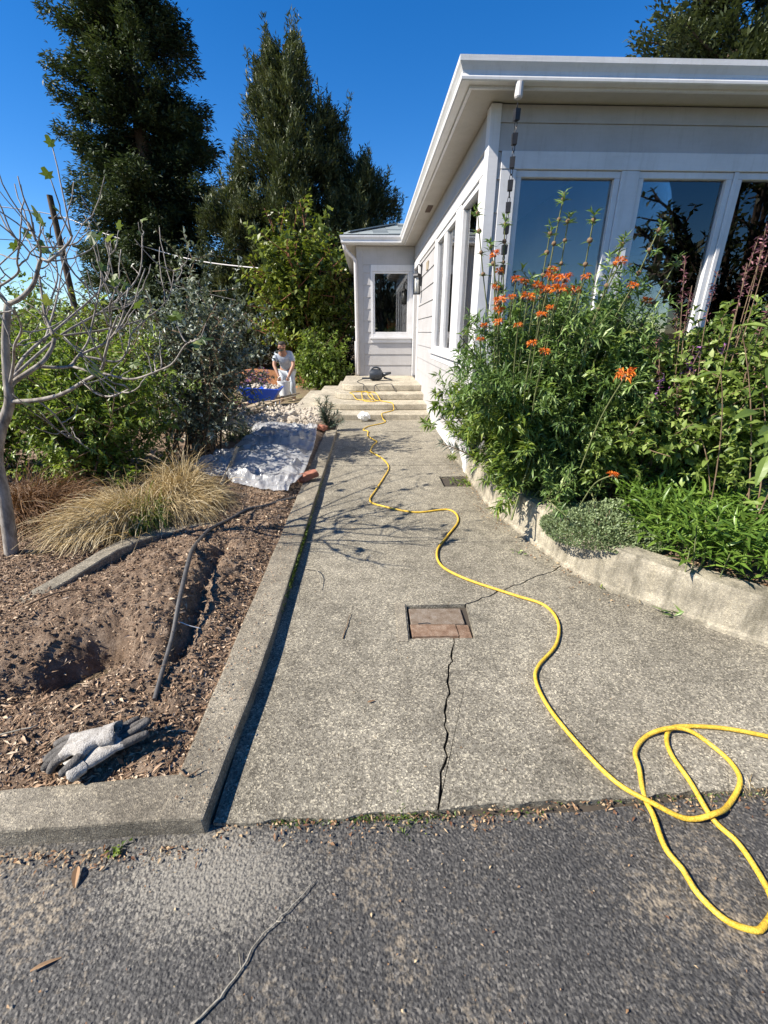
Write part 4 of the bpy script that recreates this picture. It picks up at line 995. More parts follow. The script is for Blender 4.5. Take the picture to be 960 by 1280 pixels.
def grass(label, c, r, n, L, mat, seed, lean=(0, 0), w=.0028, spread=.8):
    rng = np.random.default_rng(seed); t = thing('feather_grass', label, 'grass clump', c)
    b = rng.normal(0, r * .33, (n, 2)); az = np.arctan2(b[:, 1], b[:, 0]) + rng.normal(0, .7, n)
    el = rng.random(n) ** .7 * spread
    d = np.stack([np.cos(az) * el + lean[0], np.sin(az) * el + lean[1], np.ones(n)], 1); d = unit(d)
    ln = L * (.45 + .75 * rng.random(n)); S = 6
    P = np.zeros((n, S + 1, 3)); P[:, 0] = np.concatenate([b, np.zeros((n, 1))], 1) + np.array(c)
    dd = d.copy(); grav = (.34 + .42 * rng.random(n))[:, None]; swirl = rng.normal(0, .06, (n, 3))
    for s in range(S):
        P[:, s + 1] = P[:, s] + dd * (ln / S)[:, None]
        dd = unit(dd + swirl + np.array([lean[0] * .25, lean[1] * .25, 0]) - np.array([0, 0, 1]) * grav * (.5 + s / S))
    P[:, :, 2] = np.maximum(P[:, :, 2], c[2] + .004 + .02 * rng.random((n, 1)))
    side = unit(np.cross(d, rng.normal(0, 1, (n, 3))))
    ww = w * np.linspace(1, .35, S + 1)[None, :, None] * (.6 + .8 * rng.random((n, 1, 1)))
    V = np.stack([P - side[:, None] * ww, P + side[:, None] * ww], 2).reshape(-1, 3)
    base = (np.arange(n) * (S + 1) * 2)[:, None] + (np.arange(S) * 2)[None]
    F = np.stack([base, base + 1, base + 3, base + 2], -1).reshape(-1, 4)
    mesh_np('blades', V, F, mat, t, rnd=np.repeat(np.clip(rng.random(n) * .8 + .2 * rng.random(n), 0, 1), (S + 1) * 2)); return t
grass('straw coloured feather grass clump nearest the fig trunk, blades sweeping left', (-1.72, 2.78, .07), .30, 3200, .37, M['straw'], 61, (-.36, -.25))
grass('larger straw coloured feather grass clump sweeping right towards the black tube', (-1.44, 3.12, .06), .28, 3200, .37, M['straw'], 62, (.30, -.26))
grass('tuft of green feather grass between the two straw clumps', (-1.55, 2.80, .08), .10, 500, .26, M['leoy'], 63, (.05, -.25))
grass('dark rusty dead grass clump in the shade behind the fig trunk', (-2.42, 3.05, .02), .30, 2600, .44, M['rust'], 64, (.25, -.15))
grass('thin upright straw tuft behind the larger feather grass', (-1.52, 3.45, .05), 0.12, 500, .42, M['straw'], 65, (0, 0), spread=.5)

# seedling pine by the steps
def needle_plant(name, label, base, stems, L, W, mat, per, seed):
    rng = np.random.default_rng(seed); t = thing(name, label, 'plant', base); lines = []
    for dx, dy, h in stems:
        a = np.array(base, float); e = a + np.array([dx, dy, h]); c = a + np.array([dx * .3, dy * .3, h * .6])
        lines.append((bez(a, c, e, np.linspace(0, 1, 8)[:, None]), 0))
    stem_mesh('stem', lines, .008, .004, M['stemb'], t)
    P, D, C = on_lines(lines, per, rng, t0=.12, outw=.8, upw=.65, jitter=.15)
    rn = np.clip(rng.random(len(P)) * .7 + .3 * C, 0, 1); leaves('needles', mat, P, D, L * (.7 + .5 * rng.random(len(P))), W, rn, t, rng=rng, droop=.1)
needle_plant('pine_seedling', 'small grey green needled seedling at the top end of the kerb', (-.60, 6.12, .05), [(-.10, 0, .40), (.02, .03, .43), (.10, -.02, .34), (.18, 0, .22), (-.02, .05, .30), (-.06, -.04, .26), (.24, -.03, .12)], .085, .008, M['blueneedle'], 130, 71)
needle_plant('needled_shrub', 'blue green needled shoots poking out left of the orange flowered bush', (.98, 3.75, .22), [(-.34, -.02, .62), (-.32, .05, .50), (-.38, -.05, .42), (-.28, -.1, .3), (-.34, .05, .16), (-.2, .1, .5)], .085, .008, M['blueneedle'], 150, 72)

# ------------------------------------------------------------------ planter: orange flowered bush
lt, llines = bush('orange_flower_bush', 'big green bush with orange flower whorls in front of the left window', 'bush', (1.27, 3.0, .2), .80, .60, 1.46, 200, 40, .064, .0125, M['leo'], M['stemg'], 81, side=9, t0=.10, low=-.5, upw=.55, base_r=.22, r0=.007, r1=.003, sidelen=.2, cen=(-.02, -.06))
rng = np.random.default_rng(82)
Pb = []; Db = []
sel = [l for l, v in llines if v == 0 and l[-1][0] < 1.0 and l[-1][2] < 1.05] + [l for l, v in llines if v == 1 and l[-1][0] < .95 and l[-1][2] < .95]
P, D, C = on_lines([(l, 0) for l in sel], 26, rng, t0=.4, outw=.9, upw=.5)
leaves('young_foliage', M['leoy'], P, D, .075 * (.6 + .6 * rng.random(len(P))), .018, rng.random(len(P)), lt, rng=rng)
def whorl(seed, n=40, L=.040, R=.012):
    r = np.random.default_rng(seed); az = r.random(n) * 2 * PI; el = r.uniform(-.25, .9, n)
    D = np.stack([np.cos(az) * np.cos(el), np.sin(az) * np.cos(el), np.sin(el)], 1); P = D * R
    V, F, k = leaf_arrays(P, D, L * (.7 + .5 * r.random(n)), .0085, fold=.5, droop=.35, rng=r, wide=.7)
    me = bpy.data.meshes.new('flower'); me.from_pydata(V.tolist(), [], F.tolist()); me.materials.append(M['orange'])
    a = me.attributes.new('rnd', 'FLOAT', 'POINT'); a.data.foreach_set('value', np.repeat(r.random(n), k).astype(np.float32)); return me
def ball(r=.013):
    m_ = MB(); V = []; F = []
    m_.lathe((0, 0, 0), [(.3 * r, -r), (.8 * r, -.6 * r), (r, 0), (.8 * r, .6 * r), (.3 * r, r)], 9); return m_.build('seed_head', M['seed'], lt, smooth=True, local=True)
WH = [whorl(s) for s in (1, 2, 3)]; SB = ball(); sb_used = [0]
def put_ball(p, s):
    o = SB if not sb_used[0] else SB.copy()
    if sb_used[0]: COL.objects.link(o)
    sb_used[0] = 1; o.location = Vector(p) - Vector((1.27, 3.0, .2)); o.scale = (s, s, s * .9)
FLW = [(1.033, 2.55, 1.553, 1.25), (.978, 2.6, 1.565, 1), (.869, 2.6, 1.472, 1.1), (.913, 2.6, 1.53, .8), (1.02, 2.7, 1.606, .9), (1.0, 2.52, 1.50, 1.25), (.746, 2.7, 1.458, 1.1), (.746, 2.72, 1.413, .9), (.78, 2.9, 1.628, .8), (.855, 2.8, 1.576, .9), (.886, 2.75, 1.56, .8), (.961, 2.6, 1.507, 1.0), (.812, 2.7, 1.479, .7), (.725, 2.75, 1.53, .7),
       (1.29, 2.5, 1.628, .95), (1.528, 2.6, 1.454, .9), (1.266, 2.2, 1.1, 1.35), (.747, 2.7, 1.351, .8), (1.245, 2.1, .62, .8), (.649, 2.7, 1.257, .7), (.851, 2.4, 1.242, .8), (.93, 2.42, 1.20, .9), (1.10, 2.55, 1.50, .9), (1.17, 2.6, 1.57, .8), (.68, 2.75, 1.33, .7), (.90, 2.45, 1.38, .8), (.80, 2.5, 1.33, .7), (1.38, 2.5, 1.52, .8), (.72, 2.8, 1.70, .9), (1.0, 2.6, 1.42, .7)]
mbs = MB()
for k, (x, y, z, s) in enumerate(FLW):
    o = bpy.data.objects.new('flower', WH[k % 3]); COL.objects.link(o); o.parent = lt
    o.location = Vector((x, y, z)) - Vector((1.27, 3.0, .2)); s *= .78; o.scale = (s,) * 3; o.rotation_euler = (rr.uniform(-.3, .3), rr.uniform(-.3, .3), rr.uniform(0, 6))
    put_ball((x, y, z - .004), s * 1.0)
    e = Vector((x, y, z)); b = Vector((1.2 + (x - 1.2) * .75, y + .25, max(.35, z - .55)))
    mbs.tube(catmull([b, (b + e) / 2 + Vector((0, .02, .04)), e], 4), [.004] * 8 + [.003], 5, cap=False)
# tall flowering stems with stacked spent whorls and terminal leaf tufts
TALL = [(.994, 2.6, 1.95), (1.119, 2.5, 1.84), (.948, 2.6, 1.80), (1.465, 2.5, 1.80), (.787, 2.9, 1.90), (.622, 2.9, 1.95), (1.29, 2.5, 1.74), (1.04, 2.62, 1.86), (1.62, 2.55, 1.66), (.70, 2.85, 1.78)]
PP = []; DD = []
for k, (x, y, z) in enumerate(TALL):
    e = Vector((x, y, z)); b = Vector((1.2 + (x - 1.2) * .6, y + .2, z - .85)); c = (b + e) / 2 + Vector((rr.uniform(-.03, .03), .03, .05))
    Q = catmull([b, c, e], 8); mbs.tube(Q, [.0045 - .0015 * i / (len(Q) - 1) for i in range(len(Q))], 5, cap=False)
    nw = rr.choice((3, 4, 5))
    for j in range(nw):
        q = Q[len(Q) - 2 - 2 * j] if len(Q) - 2 - 2 * j > 3 else Q[4]
        put_ball(q, rr.uniform(.8, 1.15))
        for h in range(4): PP.append(np.array(q) - [0, 0, .012]); a = rr.uniform(0, 6.3); DD.append([math.cos(a), math.sin(a), rr.uniform(-.1, .5)])
    for h in range(16): PP.append(np.array(Q[-1]) - [0, 0, rr.uniform(0, .06)]); a = rr.uniform(0, 6.3); DD.append([math.cos(a), math.sin(a), rr.uniform(.2, 1.4)])
mbs.build('flower_stem', M['stemg'], lt, smooth=True)
leaves('stem_leaf', M['leo'], np.array(PP), np.array(DD), .05, .010, RNG.random(len(PP)) * .5 + .4, lt)['kind'] = 'stuff'

# sages
def spikes(label, base, tips, mat, leafm, seed, leafL=.05, leafW=.026, r=(.4, .35, .9), ns=40, spl=.22, per=20, name='sage_plant'):
    t, lines = bush(name, label, 'plant', base, r[0], r[1], r[2], ns, per, leafL, leafW, leafm, M['stemb'], seed, side=7, t0=.42, low=.0, upw=.4, base_r=.12, r0=.006, r1=.003)
    rng = np.random.default_rng(seed + 500); mb = MB(); P = []; D = []
    for x, y, z in tips:
        e = np.array([x, y, z]); b = np.array(base) + (e - np.array(base)) * np.array([.75, .75, .55]); c = (b + e) / 2 + rng.normal(0, .02, 3)
        L = bez(b, c, e, np.linspace(0, 1, 8)[:, None]); mb.tube(L, .0025, 4, cap=False)
        n = 46; tt = rng.random(n); q = e + (c - e) * 0 + (L[-4] - e) / np.linalg.norm(L[-4] - e) * spl * tt[:, None]
        dv = rng.normal(0, 1, (n, 3)); P.append(q); D.append(unit(dv) * .9 + [0, 0, .35])
    mb.build('flower_stalk', M['stemb'], t)
    P = np.concatenate(P); D = np.concatenate(D); leaves('flower_spike', mat, P, D, .02 + .012 * rng.random(len(P)), .008, rng.random(len(P)), t, simple=True, rng=rng)['kind'] = 'stuff'
spikes('leafy sage with purple pink flowers in the middle of the bed', (1.72, 2.75, .22), [(1.55 + .5 * a, 2.35 + .3 * b, 1.0 + .25 * c) for a, b, c in RNG.random((8, 3))], M['purple'], M['sage'], 91, r=(.52, .46, 1.10), ns=100, per=30, leafL=.050, leafW=.026)
spikes('taller sage with dusky burgundy flower spikes at the right edge', (2.1, 2.55, .22), [(1.66, 2.45, 1.52), (1.74, 2.4, 1.58), (1.80, 2.3, 1.60), (1.86, 2.35, 1.72), (1.92, 2.4, 1.78), (1.70, 2.6, 1.46), (1.98, 2.45, 1.70), (1.62, 2.5, 1.66), (2.05, 2.5, 1.8), (2.1, 2.4, 1.66), (1.9, 2.2, 1.5)] + [(1.5 + .7 * a, 2.2 + .4 * b, 1.0 + .3 * c) for a, b, c in RNG.random((5, 3))], M['burgundy'], M['sage'], 92, r=(.58, .5, 1.22), ns=110, per=28, leafL=.054, leafW=.027)
bush('garden_shrub', 'darker green shrub at the back of the bed below the middle window', 'shrub', (2.6, 3.4, .22), .9, .5, 1.05, 80, 20, .06, .03, M['leo'], M['stemb'], 93, side=7, t0=.2, low=-.3)
# big leaved plant at the right edge: single leaves
def one_leaf(mat, seed, L=1., W=.32, seg=7, bend=.35, fold=.18, nm='leaf'):
    r = random.Random(seed); V = []; F = []
    for i in range(seg + 1):
        t = i / seg; w = W * (math.sin(PI * min(1, t * .93 + .04)) ** .75) * (1 - .35 * t) if 0 < i < seg else .004
        y = L * t; z = -bend * t * t * L; wav = r.uniform(-.015, .015) * L
        V += [(-w / 2, y, z + fold * w + wav), (0, y, z), (w / 2, y, z + fold * w - wav)]
    for i in range(seg):
        for j in range(2): F.append((i * 3 + j, i * 3 + j + 1, i * 3 + 4 + j, i * 3 + 3 + j))
    me = bpy.data.meshes.new(nm); me.from_pydata(V, [], F); me.update(); me.materials.append(mat)
    a = me.attributes.new('rnd', 'FLOAT', 'POINT'); v = r.uniform(.15, .95); a.data.foreach_set('value', [v] * len(V)); return me
def place_leaf(me, par, org, p, d, s, roll=0):
    o = bpy.data.objects.new('leaf', me); COL.objects.link(o); o.parent = par; o.location = Vector(p) - Vector(org)
    q = Vector(d).normalized().to_track_quat('Y', 'Z'); o.rotation_euler = (q @ Euler((0, roll, 0)).to_quaternion()).to_euler(); o.scale = (s, s, s)
BL = [one_leaf(M['sage'], s, 1, .36) for s in range(4)] + [one_leaf(M['leoy'], 9, 1, .36)]
org = (1.95, 2.05, .2); bp = thing('broad_leaved_plant', 'tall plant with large drooping pointed leaves at the right edge', 'plant', org)
mb = MB()
for k in range(9):
    a = np.array(org) + [rr.uniform(-.1, .15), rr.uniform(-.15, .15), 0]; e = np.array([rr.uniform(1.72, 2.1), rr.uniform(1.8, 2.3), rr.uniform(.8, 1.55)]); c = (a + e) / 2 + [.05, 0, .15]
    L = bez(a, c, e, np.linspace(0, 1, 9)[:, None]); mb.tube(L, [.0045 - .0003 * q_ for q_ in range(9)], 5, cap=False)
    for j in range(9):
        q = L[2 + j % 7] if j < 7 else L[8]; an = rr.uniform(0, 6.3)
        place_leaf(BL[rr.randrange(5)], bp, org, q, (math.cos(an), math.sin(an), rr.uniform(-.3, .4)), rr.uniform(.07, .13), rr.uniform(-.6, .6))
for p, d, s in [((1.74, 2.0, 1.30), (-.35, -.5, .1), .13), ((1.75, 1.95, 1.16), (-.25, -.6, -.35), .14), ((1.68, 1.85, .98), (-.7, -.3, .1), .14), ((1.74, 1.8, .80), (-.5, -.5, -.6), .14), ((1.70, 1.78, .92), (-.6, -.5, .2), .15), ((1.78, 1.75, .72), (-.3, -.6, -.5), .17)]:
    place_leaf(BL[rr.randrange(5)], bp, org, p, d, s, rr.uniform(-.4, .4))
mb.build('stem', M['stemb'], bp, smooth=True)
# groundcover and spear leaved plant
def mound(label, c, rx, ry, h, n, L, W, mat, seed, name='ground_cover'):
    rng = np.random.default_rng(seed); t = thing(name, label, 'ground cover', (c[0], c[1], .2))
    a = rng.random(n) * 2 * PI; r = np.sqrt(rng.random(n)); x = c[0] + rx * r * np.cos(a); y = c[1] + ry * r * np.sin(a)
    hh = h * (1 - r ** 2.2) * (.75 + .6 * vn(x * 14, y * 14)) * (.8 + .2 * rng.random(n)); z = plant_h(x, y) + hh * rng.random(n) ** .35
    D = np.stack([np.cos(a) * r + rng.normal(0, .6, n), np.sin(a) * r + rng.normal(0, .6, n), .5 + rng.random(n)], 1)
    rn = np.clip(.5 * rng.random(n) + .5 * (vn(x * 22, y * 22) + .5), 0, 1)
    leaves('foliage', mat, np.stack([x, y, z], 1), D, L * (.6 + .7 * rng.random(n)), W, rn, t, simple=True, rng=rng)
    mb = MB()
    for k in range(40):
        q = rng.random() * 6.28; u = rng.random() ** .5 * .8; mb.tube([(c[0] + rx * u * math.cos(q) * .8, c[1] + ry * u * math.sin(q) * .8, .2), (c[0] + rx * u * math.cos(q), c[1] + ry * u * math.sin(q), .2 + h * .7 * (1 - u * u))], .002, 4)
    mb.build('stem', M['stemb'], t)
mound('low grey green thyme mat spilling over the retaining wall', (1.40, 2.34), .36, .33, .20, 20000, .017, .010, M['thyme'], 101)
SPL = [one_leaf(M['spear'], 20 + s, 1, .17, 5, .3, .2) for s in range(5)]
org = (1.72, 2.0, .2); sp = thing('spear_leaved_plant', 'bright green plant with narrow pointed leaves behind the retaining wall', 'plant', org)
mb = MB(); cnt = 0
for k in range(36):
    x = rr.uniform(1.46, 2.02); y = rr.uniform(1.72, 2.3)
    if x - y < -.72 or y < 3.26 - x * .98 + .02: 
        x += .1; y += .1
    h = rr.uniform(.10, .30); zb = .2; e = Vector((x + rr.uniform(-.05, .05), y + rr.uniform(-.05, .05), zb + h)); b = Vector((x, y, zb))
    mb.tube([b, (b + e) / 2, e], .003, 5, cap=False)
    for j in range(8):
        an = j * 2.4 + k; t = .45 + .55 * j / 7; p = b.lerp(e, t)
        place_leaf(SPL[rr.randrange(5)], sp, org, p, (math.cos(an), math.sin(an), rr.uniform(.1, .8) + (.5 if j > 5 else 0)), rr.uniform(.09, .155), 0); cnt += 1
mb.build('stem', M['stemg'], sp, smooth=True)
n = 2600; g_ = np.random.default_rng(104); x = g_.uniform(1.46, 2.3, n); y = g_.uniform(1.55, 2.45, n); ok = (y > 3.30 - .98 * x) & (y < 3.95 - .75 * x); x, y = x[ok], y[ok]; n = len(x)
D = np.stack([g_.normal(0, 1, n), g_.normal(0, 1, n), .3 + .9 * g_.random(n)], 1)
leaves('spear_foliage', M['spear'], np.stack([x, y, .21 + .26 * g_.random(n) ** .6], 1), D, .08 + .05 * g_.random(n), .016, g_.random(n), sp, rng=g_)['kind'] = 'stuff'

# ------------------------------------------------------------------ yellow hose
def hz_(x, y): return (.0 if y > .855 + .03 * (x > .5) else -.013)
H1 = [(.86, 7.5, .212), (.62, 7.42, .212)][:0]
HP = [(5.5, 1.3), (4.2, .75), (2.8, .70), (1.9, .90), (1.508, .992), (1.365, 1.05), (1.224, 1.088), (1.097, 1.105), (1.041, 1.091), (.998, 1.047), (.986, .989), (.982, .898), (.984, .797), (1.0, .736), (1.002, .671), (.99, .61), (.969, .578), (.928, .553), (.89, .545), (.857, .557), (.827, .583), (.811, .629), (.804, .674), (.799, .722), (.816, .811), (.825, .866), (.85, .951), (.878, 1.008), (.945, 1.064), (1.02, 1.085), (1.093, 1.066), (1.144, 1.02), (1.154, .952), (1.129, .893), (1.062, .838), (.992, .801), (.905, .795), (.825, .837), (.753, .906), (.70, 1.02), (.66, 1.19), (.65, 1.33), (.69, 1.42), (.82, 1.55), (.89, 1.71), (.88, 1.85), (.75, 1.95), (.53, 2.12), (.42, 2.28), (.43, 2.47), (.52, 2.67), (.653, 2.949), (.61, 3.155), (.354, 3.114), (.11, 3.24), (.002, 3.369), (.053, 3.645), (.135, 3.986), (.196, 4.332), (.14, 4.641), (.033, 4.919), (.01, 4.993), (.041, 5.264), (.09, 5.452), (.054, 5.564), (-.018, 5.801), (-.018, 6.055), (-.086, 6.164), (-.006, 6.41), (.188, 6.62), (.254, 6.771)]
R_ = .0074
cross = [(1.035, 1.09), (.986, .80), (.82, .84)]
pts = []
for k, (x, y) in enumerate(HP):
    z = hz_(x, y) + R_ + (.012 if y > 6 else .006 if y > 4.42 else .002)
    if 28 <= k <= 38 and min(math.hypot(x - a, y - b) for a, b in cross) < .07: z += .016
    pts.append((x + rr.gauss(0, .0028), y + rr.gauss(0, .0028), z))
pts += [(.22, 6.90, .03), (.20, 6.925, .09), (.21, 6.97, .112), (.31, 7.12, .110), (.405, 7.28, .112), (.40, 7.32, .19), (.38, 7.36, .214), (.333, 7.46, .212), (.215, 7.60, .212), (.10, 7.72, .215), (.05, 7.79, .29), (.0, 7.90, .313), (-.08, 8.02, .313), (-.13, 7.88, .315), (-.12, 7.78, .29), (-.10, 7.68, .215), (.0, 7.54, .212), (.12, 7.56, .214), (.19, 7.66, .216), (.17, 7.75, .25), (.12, 7.84, .316), (.03, 7.88, .325), (-.02, 7.83, .32), (.01, 7.76, .26), (.06, 7.68, .23), (.02, 7.62, .222), (-.12, 7.66, .222), (-.22, 7.73, .23), (-.28, 7.80, .30), (-.33, 7.90, .313), (-.30, 8.0, .313), (-.16, 8.05, .313), (-.02, 8.10, .313)]
mb = MB(); mb.tube(catmull(pts, 7), R_, 10)
tag(mb.build('air_hose', M['yellow'], smooth=True, auto=1.0), 'long yellow hose winding from the driveway loops up to the steps', 'hose')

# ------------------------------------------------------------------ black tool and cord on the landing
tl = thing('power_tool', 'black power tool lying on the top landing', 'power tool', (.12, 8.95, .41))
mb = MB(); mb.lathe((.02, 8.98, .525), [(.06, 0), (.10, .02), (.112, .08), (.108, .18), (.085, .24), (.05, .26)], 14, axis=(1, -.1, -.02)); mb.build('motor_housing', M['plastic_dark'], tl, smooth=True, auto=.5)
mb = MB(); mb.tube(chaikin([(.05, 8.95, .60), (.08, 8.95, .66), (.18, 8.94, .665), (.24, 8.94, .62)], 2), .017, 8); mb.build('top_handle', M['plastic_dark'], tl, smooth=True)
mb = MB(); mb.tube([(.27, 8.95, .52), (.36, 8.94, .545), (.44, 8.93, .56)], [.05, .03, .022], 10); mb.tube([(.30, 8.95, .47), (.42, 8.92, .44), (.46, 8.9, .425)], [.02, .014, .012], 8); mb.build('nozzle', M['plastic_dark'], tl, smooth=True)
mb = MB(); mb.box(-.13, .06, 8.88, 8.97, .445, .475); mb.build('rear_grip', M['plastic_dark'], tl, bevel=.01)
mb = MB()
for k in range(6): a = k * 1.05; mb.tube([(.10 + .006, 8.975 + .113 * math.cos(a), .522 + .113 * math.sin(a)), (.20, 8.965 + .108 * math.cos(a), .520 + .108 * math.sin(a))], .006, 5)
mb.build('cooling_rib', M['black'], tl); tl.children[-1]['kind'] = 'stuff'
mb = MB(); mb.tube(catmull([(-.10, 8.9, .455), (-.22, 8.75, .417), (-.16, 8.45, .417), (-.10, 8.27, .418), (-.09, 8.185, .40), (-.085, 8.17, .316), (.02, 8.0, .308), (.10, 8.13, .308), (.11, 8.185, .40), (.2, 8.26, .42), (.36, 8.3, .42), (.42, 8.22, .42), (.44, 8.185, .38), (.48, 8.165, .31), (.5, 8.05, .308)], 7), .0065, 6)
mb.build('power_cord', M['black'], tl, smooth=True)
# crumpled paper on the path
def crumple(r, seed, n=3, amp=.35):
    bm = bmesh.new(); bmesh.ops.create_icosphere(bm, subdivisions=n, radius=r); rg_ = random.Random(seed)
    for v in bm.verts:
        p = v.co / r * 2.2; q = abs(float(fbm(np.array([p.x + seed]), np.array([p.y]), p.z, 4)[0])); v.co *= 1 - amp + 2.0 * amp * q + rg_.uniform(-.05, .05)
        v.co.z *= .75
    zmin = min(v.co.z for v in bm.verts)
    for v in bm.verts: v.co.z -= zmin
    me = bpy.data.meshes.new('c'); bm.to_mesh(me); bm.free(); return me
M['paper'] = plain('white_film', (.72, .72, .70), .4, .08, 12)
me = crumple(.11, 3); me.transform(Matrix.Translation((-.08, 6.84, .015)) @ Matrix.Diagonal((1.15, .8, .95, 1))); me.materials.append(M['paper'])
tag(link_mesh('plastic_bag', me), 'small crumpled white plastic lying at the foot of the steps', 'plastic bag')

# ------------------------------------------------------------------ bed: tube, sheet, stake, bricks, rubble
def bh(x, y): return float(bed_h(np.array([x]), np.array([y]))[0])
TP = [(-.785, 1.22, .012), (-.81, 1.36, .015), (-.835, 1.52, .05), (-.865, 1.70, .07), (-.92, 1.95, .06), (-1.0, 2.22, .03), (-1.05, 2.45, .025), (-1.06, 2.66, .018), (-1.0, 2.86, .014), (-.90, 3.03, .012), (-.80, 3.13, .01), (-.68, 3.28, .004), (-.62, 3.40, -.01)]
mb = MB(); P = catmull([(x, y, max(bh(x, y), .045) + d) for x, y, d in TP], 6); mb.tube(P, [.008 + .0035 * min(1, i / 25) for i in range(len(P))], 10)
tag(mb.build('irrigation_tube', M['blacktube'], smooth=True, auto=1.0), 'weathered dark tube snaking out of the dug soil', 'tube')
mb = MB(); mb.tube(catmull([(-.86, 1.595, .125), (-.835, 1.598, .135), (-.80, 1.60, .115), (-.755, 1.61, .09)], 5), .0022, 5); tag(mb.build('cable_tie', M['paper'], smooth=True), 'thin white tie poking sideways off the dark tube', 'cable tie')
def plastic():
    m, n, b = newmat('clear_plastic_film'); n.nodes.remove(b)
    d = n.nodes.new('ShaderNodeBsdfDiffuse'); d.inputs[0].default_value = (.78, .79, .80, 1)
    tl_ = n.nodes.new('ShaderNodeBsdfTranslucent'); tl_.inputs[0].default_value = (.8, .8, .8, 1)
    g = N(n, 'ShaderNodeBsdfGlossy', Roughness=.15); t = n.nodes.new('ShaderNodeBsdfTransparent'); t.inputs[0].default_value = (.93, .94, .95, 1)
    m1 = n.nodes.new('ShaderNodeMixShader'); m1.inputs[0].default_value = .35; n.links.new(d.outputs[0], m1.inputs[1]); n.links.new(tl_.outputs[0], m1.inputs[2])
    m2 = n.nodes.new('ShaderNodeMixShader'); m2.inputs[0].default_value = .46; n.links.new(m1.outputs[0], m2.inputs[1]); n.links.new(t.outputs[0], m2.inputs[2])
    fr = N(n, 'ShaderNodeFresnel', IOR=1.5); ad = N(n, 'ShaderNodeMath', operation='ADD'); ad.inputs[1].default_value = .0; n.links.new(fr.outputs[0], ad.inputs[0])
    m3 = n.nodes.new('ShaderNodeMixShader'); n.links.new(ad.outputs[0], m3.inputs[0]); n.links.new(m2.outputs[0], m3.inputs[1]); n.links.new(g.outputs[0], m3.inputs[2])
    co = geopos(n); bp = N(n, 'ShaderNodeBump', Strength=.5, Distance=.005); n.links.new(noise(n, co, 60, 5, .6), bp.inputs['Height']); n.links.new(bp.outputs[0], g.inputs['Normal'])
    n.links.new(m3.outputs[0], n.nodes['Material Output'].inputs[0]); return m
M['film'] = plastic()
nu, nv = 150, 220
v = np.linspace(0, 1, nv); u = np.linspace(0, 1, nu)
LE = np.array([(-.98, 3.50), (-1.30, 3.72), (-1.66, 3.95), (-1.74, 4.3), (-1.50, 4.75), (-1.50, 5.4), (-1.62, 6.2)]); RE = np.array([(-.66, 3.42), (-.60, 3.75), (-.605, 4.2), (-.62, 4.7), (-.64, 5.2), (-.67, 5.6), (-.70, 5.95)])
s7 = np.linspace(0, 1, 7)
lx, ly, rx, ry = [np.interp(v, s7, a) for a in (LE[:, 0], LE[:, 1], RE[:, 0], RE[:, 1])]
X = lx[:, None] + (rx - lx)[:, None] * u[None]; Y = ly[:, None] + (ry - ly)[:, None] * u[None]
X = X + .05 * fbm(Y * 5, X * 3, 9) * (1 - np.abs(2 * u - 1))[None]; Y = Y + .10 * fbm(X * 6, Y * 2, 4) * np.minimum(1, .3 + np.minimum(v, 1 - v) * 8)[:, None]
wx = X + .18 * fbm(X * 3, Y * 3, 1); wy = Y + .18 * fbm(X * 3, Y * 3, 6)
rid = lambda a, b, f, s: (1 - np.abs(2 * fbm(a * f, b * f, s, 2))) ** 3
edgef = np.minimum(1, np.minimum(np.minimum(u, 1 - u)[None] * 9, np.minimum(v, 1 - v)[:, None] * 14) + .25)
Z = np.maximum(bed_h(X, Y), .03) + .012 + edgef * (.06 * rid(wx, wy * 1.4, 2.0, 2) + .034 * rid(wx * .28 + wy * .12, wy * 1.3, 5, 3) + .022 * rid(wx * 1.3 - wy * .5, wy * .3 + wx * .3, 8, 5) * sstep(-.2, .25, fbm(X * 2.2, Y * 2.2, 12)) + .010 * rid(wx * .5, wy * 1.6 + wx * .7, 16, 7) * sstep(-.15, .3, fbm(X * 3, Y * 3, 15))) + .05 * np.exp(-((X + 1.1) / .3) ** 2 - ((Y - 5.5) / .5) ** 2)
Z = Z + (.03 + .03 * sstep(.93, 1, u))[None] * sstep(.9, 1, u)[None]
i = (np.arange(nv - 1)[:, None] * nu + np.arange(nu - 1)[None]).ravel()
o = mesh_np('plastic_sheet', np.stack([X, Y, Z], -1), np.stack([i, i + 1, i + 1 + nu, i + nu], 1), M['film'], smooth=True)
tag(o, 'crumpled clear plastic sheet spread over the bed beside the kerb', 'plastic sheet')
mb = MB(); mb.tube([(-1.27, 3.55, bh(-1.27, 3.55) + .02), (-1.29, 3.9, .15), (-1.31, 4.28, .24)], .017, 4); tag(mb.build('wooden_stake', M['wood']), 'weathered square stake lying against the edge of the plastic sheet', 'stake')
def chunk(sx, sy, sz, seed, mat, loc, rot=0, tilt=(0, 0), name='chunk'):
    bm = bmesh.new(); bmesh.ops.create_cube(bm, size=1); bmesh.ops.subdivide_edges(bm, edges=bm.edges, cuts=3, use_grid_fill=True); r = random.Random(seed)
    for w in bm.verts:
        c = w.co; q = Vector((c.x * sx, c.y * sy, c.z * sz)); k_ = .09 * min(sx, sy, sz) * 2
        e = (abs(c.x) > .49) + (abs(c.y) > .49) + (abs(c.z) > .49)
        q *= 1 - .05 * max(0, e - 1) - (.10 * r.random() if e > 1 else 0); w.co = q + Vector((r.uniform(-k_, k_), r.uniform(-k_, k_), r.uniform(-k_, k_))) * .5
    me = bpy.data.meshes.new(name); bm.to_mesh(me); bm.free(); me.materials.append(mat)
    me.transform(Matrix.Translation(loc) @ Euler((tilt[0], tilt[1], rot)).to_matrix().to_4x4()); return link_mesh(name, me)
